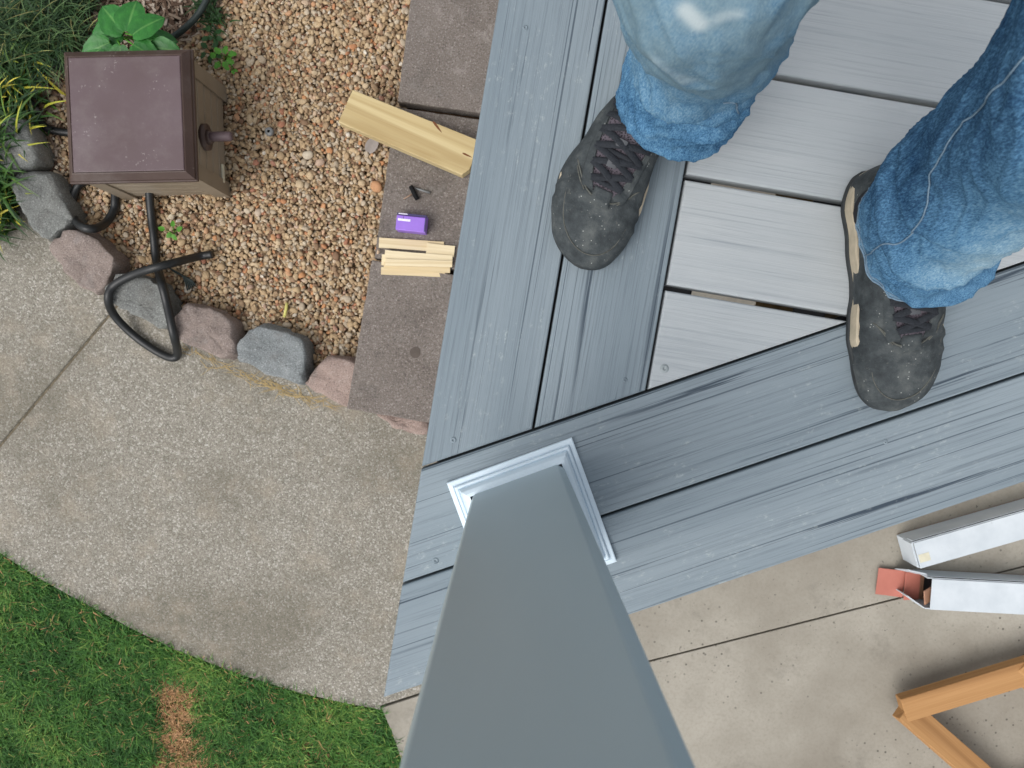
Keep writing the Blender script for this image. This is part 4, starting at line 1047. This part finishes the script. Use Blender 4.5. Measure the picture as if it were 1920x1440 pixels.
# seat of the jeans, joining both legs
Vc = []; Fc = []; b0 = len(Va) + len(Vb); na = 60
seatl = [(.78, .305, .405, .13, .09), (.82, .304, .42, .185, .115), (.88, .303, .435, .195, .125), (.95, .302, .445, .185, .12), (1.0, .302, .45, .175, .115), (1.0, .302, .45, .168, .108), (.99, .302, .45, .01, .01)]
for z, x, y, rx, ry in seatl:
    for j in range(na): a = 2 * math.pi * j / na; Vc.append(Vector((x + rx * math.cos(a), y + ry * math.sin(a), z)) - PL)
for i in range(len(seatl) - 1):
    for j in range(na): k = (j + 1) % na; Fc.append((b0+i*na+j, b0+i*na+k, b0+(i+1)*na+k, b0+(i+1)*na+j))
nf = len(Vc)
jeans = link('jeans', npmesh('jeans', np.array([tuple(v) for v in Va + Vb + Vc]), np.array(Fa + Fb + Fc), MAT['denim'], True, {'fade': f1_ + f2_ + [.4] * nf, 'stain': s1_ + s2_ + [0] * nf, 'white': w1_ + w2_ + [0] * nf}), person)
jeans['label'] = 'faded blue jeans with stained knee and frayed cuffs'
for S in (leg1, leg2):
    n_ = 120
    pts = [S(.0865, 2 * math.pi * j / n_, .0012) for j in range(n_ + 1)]
    link('hem_edge', tube('hem_edge', pts, .0013, MAT['thread'], 6), jeans)
    pts = [S(.099, 2 * math.pi * j / n_, .0006) for j in range(n_ + 1)]
    link('hem_stitching', tube('hem_stitching', pts, .0007, MAT['thread'], 5), jeans)
# side seam of the right leg: follows the inner front of the leg
pts = on_surface(leg2, [(1606, 482), (1650, 458), (1692, 452), (1722, 425), (1737, 385), (1742, 335), (1770, 285), (1805, 232), (1855, 180), (1900, 132), (1960, 60)], .09, .7)
link('leg_seam', tube('leg_seam', pts, .0008, MAT['thread'], 6), jeans)
pts = on_surface(leg1, [(1352, 170), (1366, 182), (1378, 196), (1385, 212)], .09, .3)
link('leg_seam', tube('leg_seam', pts, .0009, MAT['thread'], 6), jeans)
# ankles in socks (one continuous surface with the calf)
for S, zc in ((leg1, 0), (leg2, 0)):
    pass

# shoes
UW = [(0, .004), (.02, .018), (.06, .028), (.14, .035), (.25, .0365), (.38, .044), (.5, .0495), (.62, .0545), (.73, .0565), (.82, .0535), (.9, .046), (.95, .036), (.985, .021), (1, .006)]
UH = [(0, .05), (.03, .075), (.1, .088), (.3, .094), (.4, .092), (.5, .080), (.6, .067), (.7, .057), (.8, .051), (.88, .046), (.94, .039), (.98, .030), (1, .022)]
def make_shoe(heel, toe, mirror, label):
    Lh = .312; a, b = P(*heel, .03), P(*toe, .03); d = (b - a); ang = math.atan2(d.y, d.x) - math.pi / 2; mid_ = (a + b) / 2
    Lh = d.length
    sh_ = empty('shoe', Vector((mid_.x, mid_.y, .0008)) - PL, ang); sh_.parent = person; sh_['label'] = label
    def cx(u): return mirror * (.010 * math.sin(math.pi * min(1, u * 1.0)) - .016 * max(0, u - .55) ** 1.3 * 1.6 + .002)
    def wd(u, s):  # s>0 outer side
        return ctab(UW, u) * (1 + (.05 if s * mirror > 0 else -.03) * smooth(.4, .7, u))
    zs0 = .014
    def yy(u): return (u - .5) * Lh
    def crease(p, u, xr):
        q = p * 22 + Vector((mirror * 5, 0, 0)); dd = noise.noise(q) * .0035 + (1 - abs(noise.noise(q * 1.3)) * 2) * .0018
        if .6 < u < .82: dd += .0016 * math.sin((u - .6) * 95 + xr * 2) * smooth(.6, .66, u) * smooth(.82, .76, u)
        return dd
    def T(u, x, off=0):   # upper surface over a plan position
        wv = wd(u, x); r = min(.999, abs(x) / wv); hgt = ctab(UH, u); cosv = r ** (1 / .78); s = math.sqrt(max(0, 1 - cosv * cosv)) ** .85
        p = Vector((cx(u) + x, yy(u), zs0 + (hgt - zs0) * s)); p.z += crease(p, u, x / wv) * s + off; return p
    # upper
    nu, nv = 72, 40; V = []; Fc = []
    for i in range(nu + 1):
        u = i / nu; u = .5 - .5 * math.cos(math.pi * u) if True else u
        h = ctab(UH, u)
        for j in range(nv + 1):
            ph = math.pi * j / nv; c_, s_ = math.cos(ph), math.sin(ph)
            x = (abs(c_) ** .78) * (1 if c_ > 0 else -1); wv = wd(u, x)
            z = zs0 + (h - zs0) * s_ ** .85
            bulge = 1 + .05 * math.sin(ph * 2) ** 2
            p = Vector((cx(u) + x * wv * bulge, yy(u), z))
            dd = crease(p, u, x)
            p.z += dd * s_; p.x += dd * c_ * .8; V.append(p)
    for i in range(nu):
        for j in range(nv): Fc.append((i*(nv+1)+j, i*(nv+1)+j+1, (i+1)*(nv+1)+j+1, (i+1)*(nv+1)+j))
    link('upper', mesh('upper', V, Fc, MAT['nubuck'], True), sh_)
    def sole(name, z0, z1, off, mat, u0=0.0, u1=1.0, thin=0):
        n_ = 60; loop = []
        for s in (1, -1):
            rg = range(n_ + 1) if s > 0 else range(n_, -1, -1)
            for i in rg:
                u = .5 - .5 * math.cos(math.pi * i / n_); w_ = wd(u, s) + off(u, s)
                yv = yy(u) + (off(u, s) * .9 * ((u - .5) * 2) ** 5); loop.append((cx(u) + s * w_, yv))
        V = []; n2 = len(loop)
        for (k, zz_) in ((1.0, z0), (1.012, (z0 + z1) / 2), (1.0, z1 - .002), (.96, z1)): V += [(x * k if k != .96 else x - (.002 if x > cx(.5) else -.002), y * (k if k != .96 else .985), zz_) for x, y in loop]
        F_ = []
        for k in range(3):
            for i in range(n2): j = (i + 1) % n2; F_.append((k*n2+i, k*n2+j, (k+1)*n2+j, (k+1)*n2+i))
        F_ += [tuple(range(3*n2, 4*n2)), tuple(range(n2 - 1, -1, -1))]
        return link(name, mesh(name, V, F_, mat, False), sh_)
    def mso(u, s): return (.0058 * smooth(.03, .16, u) * smooth(.46, .30, u) + .0034 * smooth(.5, .58, u) * smooth(.78, .68, u)) * (1 if s * mirror < 0 else .5)
    sole('outsole', .0, .009, lambda u, s: .0005 + mso(u, s) - .002 * smooth(.65, .75, u), MAT['rubber'])
    sole('midsole', .009, .029, lambda u, s: -.0012 + mso(u, s) - .008 * smooth(.68, .78, u), MAT['midsole'])
    # rubber toe guard and heel counter wraps
    for (u0, u1, zt_, offv) in ():
        V = []; F_ = []; n_ = 50; lp = []
        for i in range(n_ + 1):
            t = i / n_; s = 1 if t < .5 else -1; u = u0 + (u1 - u0) * math.sin(math.pi * t); u = min(u, 1.0)
            lp.append((u, s))
        for (u, s) in lp:
            w_ = ctab(UW, u); k = smooth(u0, u0 + .08, u)
            for (o_, z_) in ((offv * k + .001, .004), (offv * k + .0012, .02), (offv * k * .8, zt_ * k + .02 * (1 - k)), (-.004, (zt_ + .004) * k + .02 * (1 - k))):
                V.append((cx(u) + s * (wd(u, s) + o_), yy(u) + o_ * smooth(.85, 1, u), z_))
        for i in range(n_):
            for k in range(3): F_.append((i*4+k, i*4+k+1, (i+1)*4+k+1, (i+1)*4+k))
        link('toe_guard', mesh('toe_guard', V, F_, MAT['nubuck'], True), sh_)
    # surface patches
    def patch(name, fxa, fxb, u0, u1, off, mat, nu_=26, nx_=12, side_drop=True):
        V = []; F_ = []
        for i in range(nu_ + 1):
            u = u0 + (u1 - u0) * i / nu_; xa, xb = fxa(u), fxb(u)
            for j in range(nx_ + 1):
                x = xa + (xb - xa) * j / nx_; e = 1 if not side_drop else min(1, min(i, nu_ - i, j, nx_ - j) / 1.0)
                p = T(u, x, off * e - (.001 if e < 1 else 0)); p += Vector((0, 0, noise.noise(p * 60) * .0012)); V.append(p)
        c_ = nx_ + 1
        for i in range(nu_):
            for j in range(nx_): F_.append((i*c_+j, i*c_+j+1, (i+1)*c_+j+1, (i+1)*c_+j))
        return link(name, mesh(name, V, F_, mat, True), sh_)
    thr = lambda u: ctab([(.36, .031), (.45, .031), (.55, .0275), (.64, .021), (.69, .015), (.72, .009)], u)
    patch('tongue', lambda u: -thr(u) - .003, lambda u: thr(u) + .003, .36, .715, .0012, MAT['tongue'], 30, 20)
    for s in (-1, 1):
        patch('eyestay', lambda u: s * thr(u), lambda u: s * (thr(u) + ctab([(.34, .003), (.45, .006), (.6, .012), (.7, .018)], u)), .345, .715, .0050, MAT['nubuck'])
    patch('toe_flap', lambda u: -.013 - .02 * (u - .66), lambda u: .013 + .02 * (u - .66), .685, .76, .0062, MAT['nubuck'], 8, 8)
    # seams
    def seamline(ptsux, r=.0012, off=.0012, mat=MAT['seam']):
        cu = catmull([Vector((u, x * mirror, 0)) for u, x in ptsux], 8)
        link('seam', tube('seam', [T(p.x, p.y, off) for p in cu], r, mat, 5), sh_)
    seamline([(.62, -.044), (.68, -.03), (.72, -.018), (.735, 0), (.72, .018), (.68, .032), (.62, .045)], off=.002)
    seamline([(.56, -.050), (.66, -.036), (.72, -.022)], .0009); seamline([(.58, .052), (.67, .038), (.72, .024)], .0009)
    seamline([(.36, .033), (.46, .036), (.55, .033), (.62, .024)], .0008); seamline([(.36, -.033), (.46, -.036), (.55, -.033), (.62, -.024)], .0008)
    seamline([(.52, .038), (.60, .042), (.68, .046), (.78, .044), (.87, .036), (.93, .02), (.95, 0), (.93, -.02), (.87, -.036), (.78, -.044)], .0008, .0008)
    # laces: flat ribbons crossing the tongue
    def ribbon(name, pts3, wv, mat, th=.0016):
        V = []; F_ = []; n_ = len(pts3)
        for i, p in enumerate(pts3):
            t = (pts3[min(i + 1, n_ - 1)] - pts3[max(i - 1, 0)]).normalized(); sd_ = t.cross(Vector((0, 0, 1))).normalized()
            for (a_, b_) in ((-1, 0), (-.7, 1), (.7, 1), (1, 0)): V.append(p + sd_ * wv * a_ + Vector((0, 0, th * b_)))
        for i in range(n_ - 1):
            for k in range(3): F_.append((i*4+k, i*4+k+1, (i+1)*4+k+1, (i+1)*4+k))
        return link(name, mesh(name, V, F_, mat, True), sh_)
    us = [.42, .485, .55, .61, .67]
    for i in range(len(us) - 1):
        for s in (-1, 1):
            ua, ub = us[i], us[i + 1]; xa, xb = s * (thr(ua) + .004), -s * (thr(ub) + .004)
            pts3 = [T(ua + (ub - ua) * t, xa + (xb - xa) * t, .0066 + .003 * math.sin(math.pi * t) * (1.3 if s > 0 else .7)) for t in np.linspace(0, 1, 10)]
            ribbon('lace', pts3, .0042, MAT['lace'], .0012)
    for u in us[::2]:
        pts3 = [T(u, x, .0052) for x in np.linspace(-thr(u) - .003, thr(u) + .003, 9)]; ribbon('lace', pts3, .0034, MAT['lace'])
    for u in (.50, .58):  # grey loops sewn on the tongue
        pts3 = [T(u + t * .03, .003, .0095) for t in np.linspace(0, 1, 4)]; ribbon('lace_loop', pts3, .0065, plain('grey_webbing', (78, 80, 84), .7), .001)
    # collar
    pts = [T(u, s * (wd(u, s) * .74), .001) for s, uu in ((1, np.linspace(.36, .08, 14)), (-1, np.linspace(.08, .36, 14))) for u in uu]
    link('collar', tube('collar', catmull(pts, 2), .006, MAT['lace'], 10), sh_)
    # loose lace bow tucked under the cuff
    pts3 = [T(.40, .0, .012), T(.385, .018, .013), T(.36, .03, .010), T(.375, .034, .008), T(.41, .026, .009)]
    ribbon('lace', catmull(pts3, 5), .0022, MAT['lace'])
    return sh_
make_shoe((1276, 98), (1077, 492), 1, 'dusty black lace shoe turned outward beside the border seam')
make_shoe((1636, 316), (1692, 770), -1, 'dusty black lace shoe with cream midsole pointing straight down')
# sock and ankle: body surface inside the cuffs
V = []; Fc = []
for li, (S, hx_, hy_, hz) in enumerate(((leg1, 1256, 150, .06), (leg2, 1650, 400, .06))):
    b0 = len(V); a = P(hx_, hy_, hz) - PL
    top = (S(.5, 0) + S(.5, math.pi)) / 2; m_ = (S(.2, 0) + S(.2, math.pi)) / 2
    cl = catmull([a, a * .7 + m_ * .3 + Vector((0, 0, .0)), m_, top], 6); n_ = len(cl)
    for i, p in enumerate(cl):
        r = .034 + .02 * smooth(.3, 1, i / n_)
        for j in range(20): q = 2 * math.pi * j / 20; V.append(p + Vector((r * math.cos(q), r * math.sin(q), 0)))
    for i in range(n_ - 1):
        for j in range(20): k = (j + 1) % 20; Fc.append((b0+i*20+j, b0+i*20+k, b0+(i+1)*20+k, b0+(i+1)*20+j))
link('sock', mesh('sock', V, Fc, MAT['skin'], True), person)
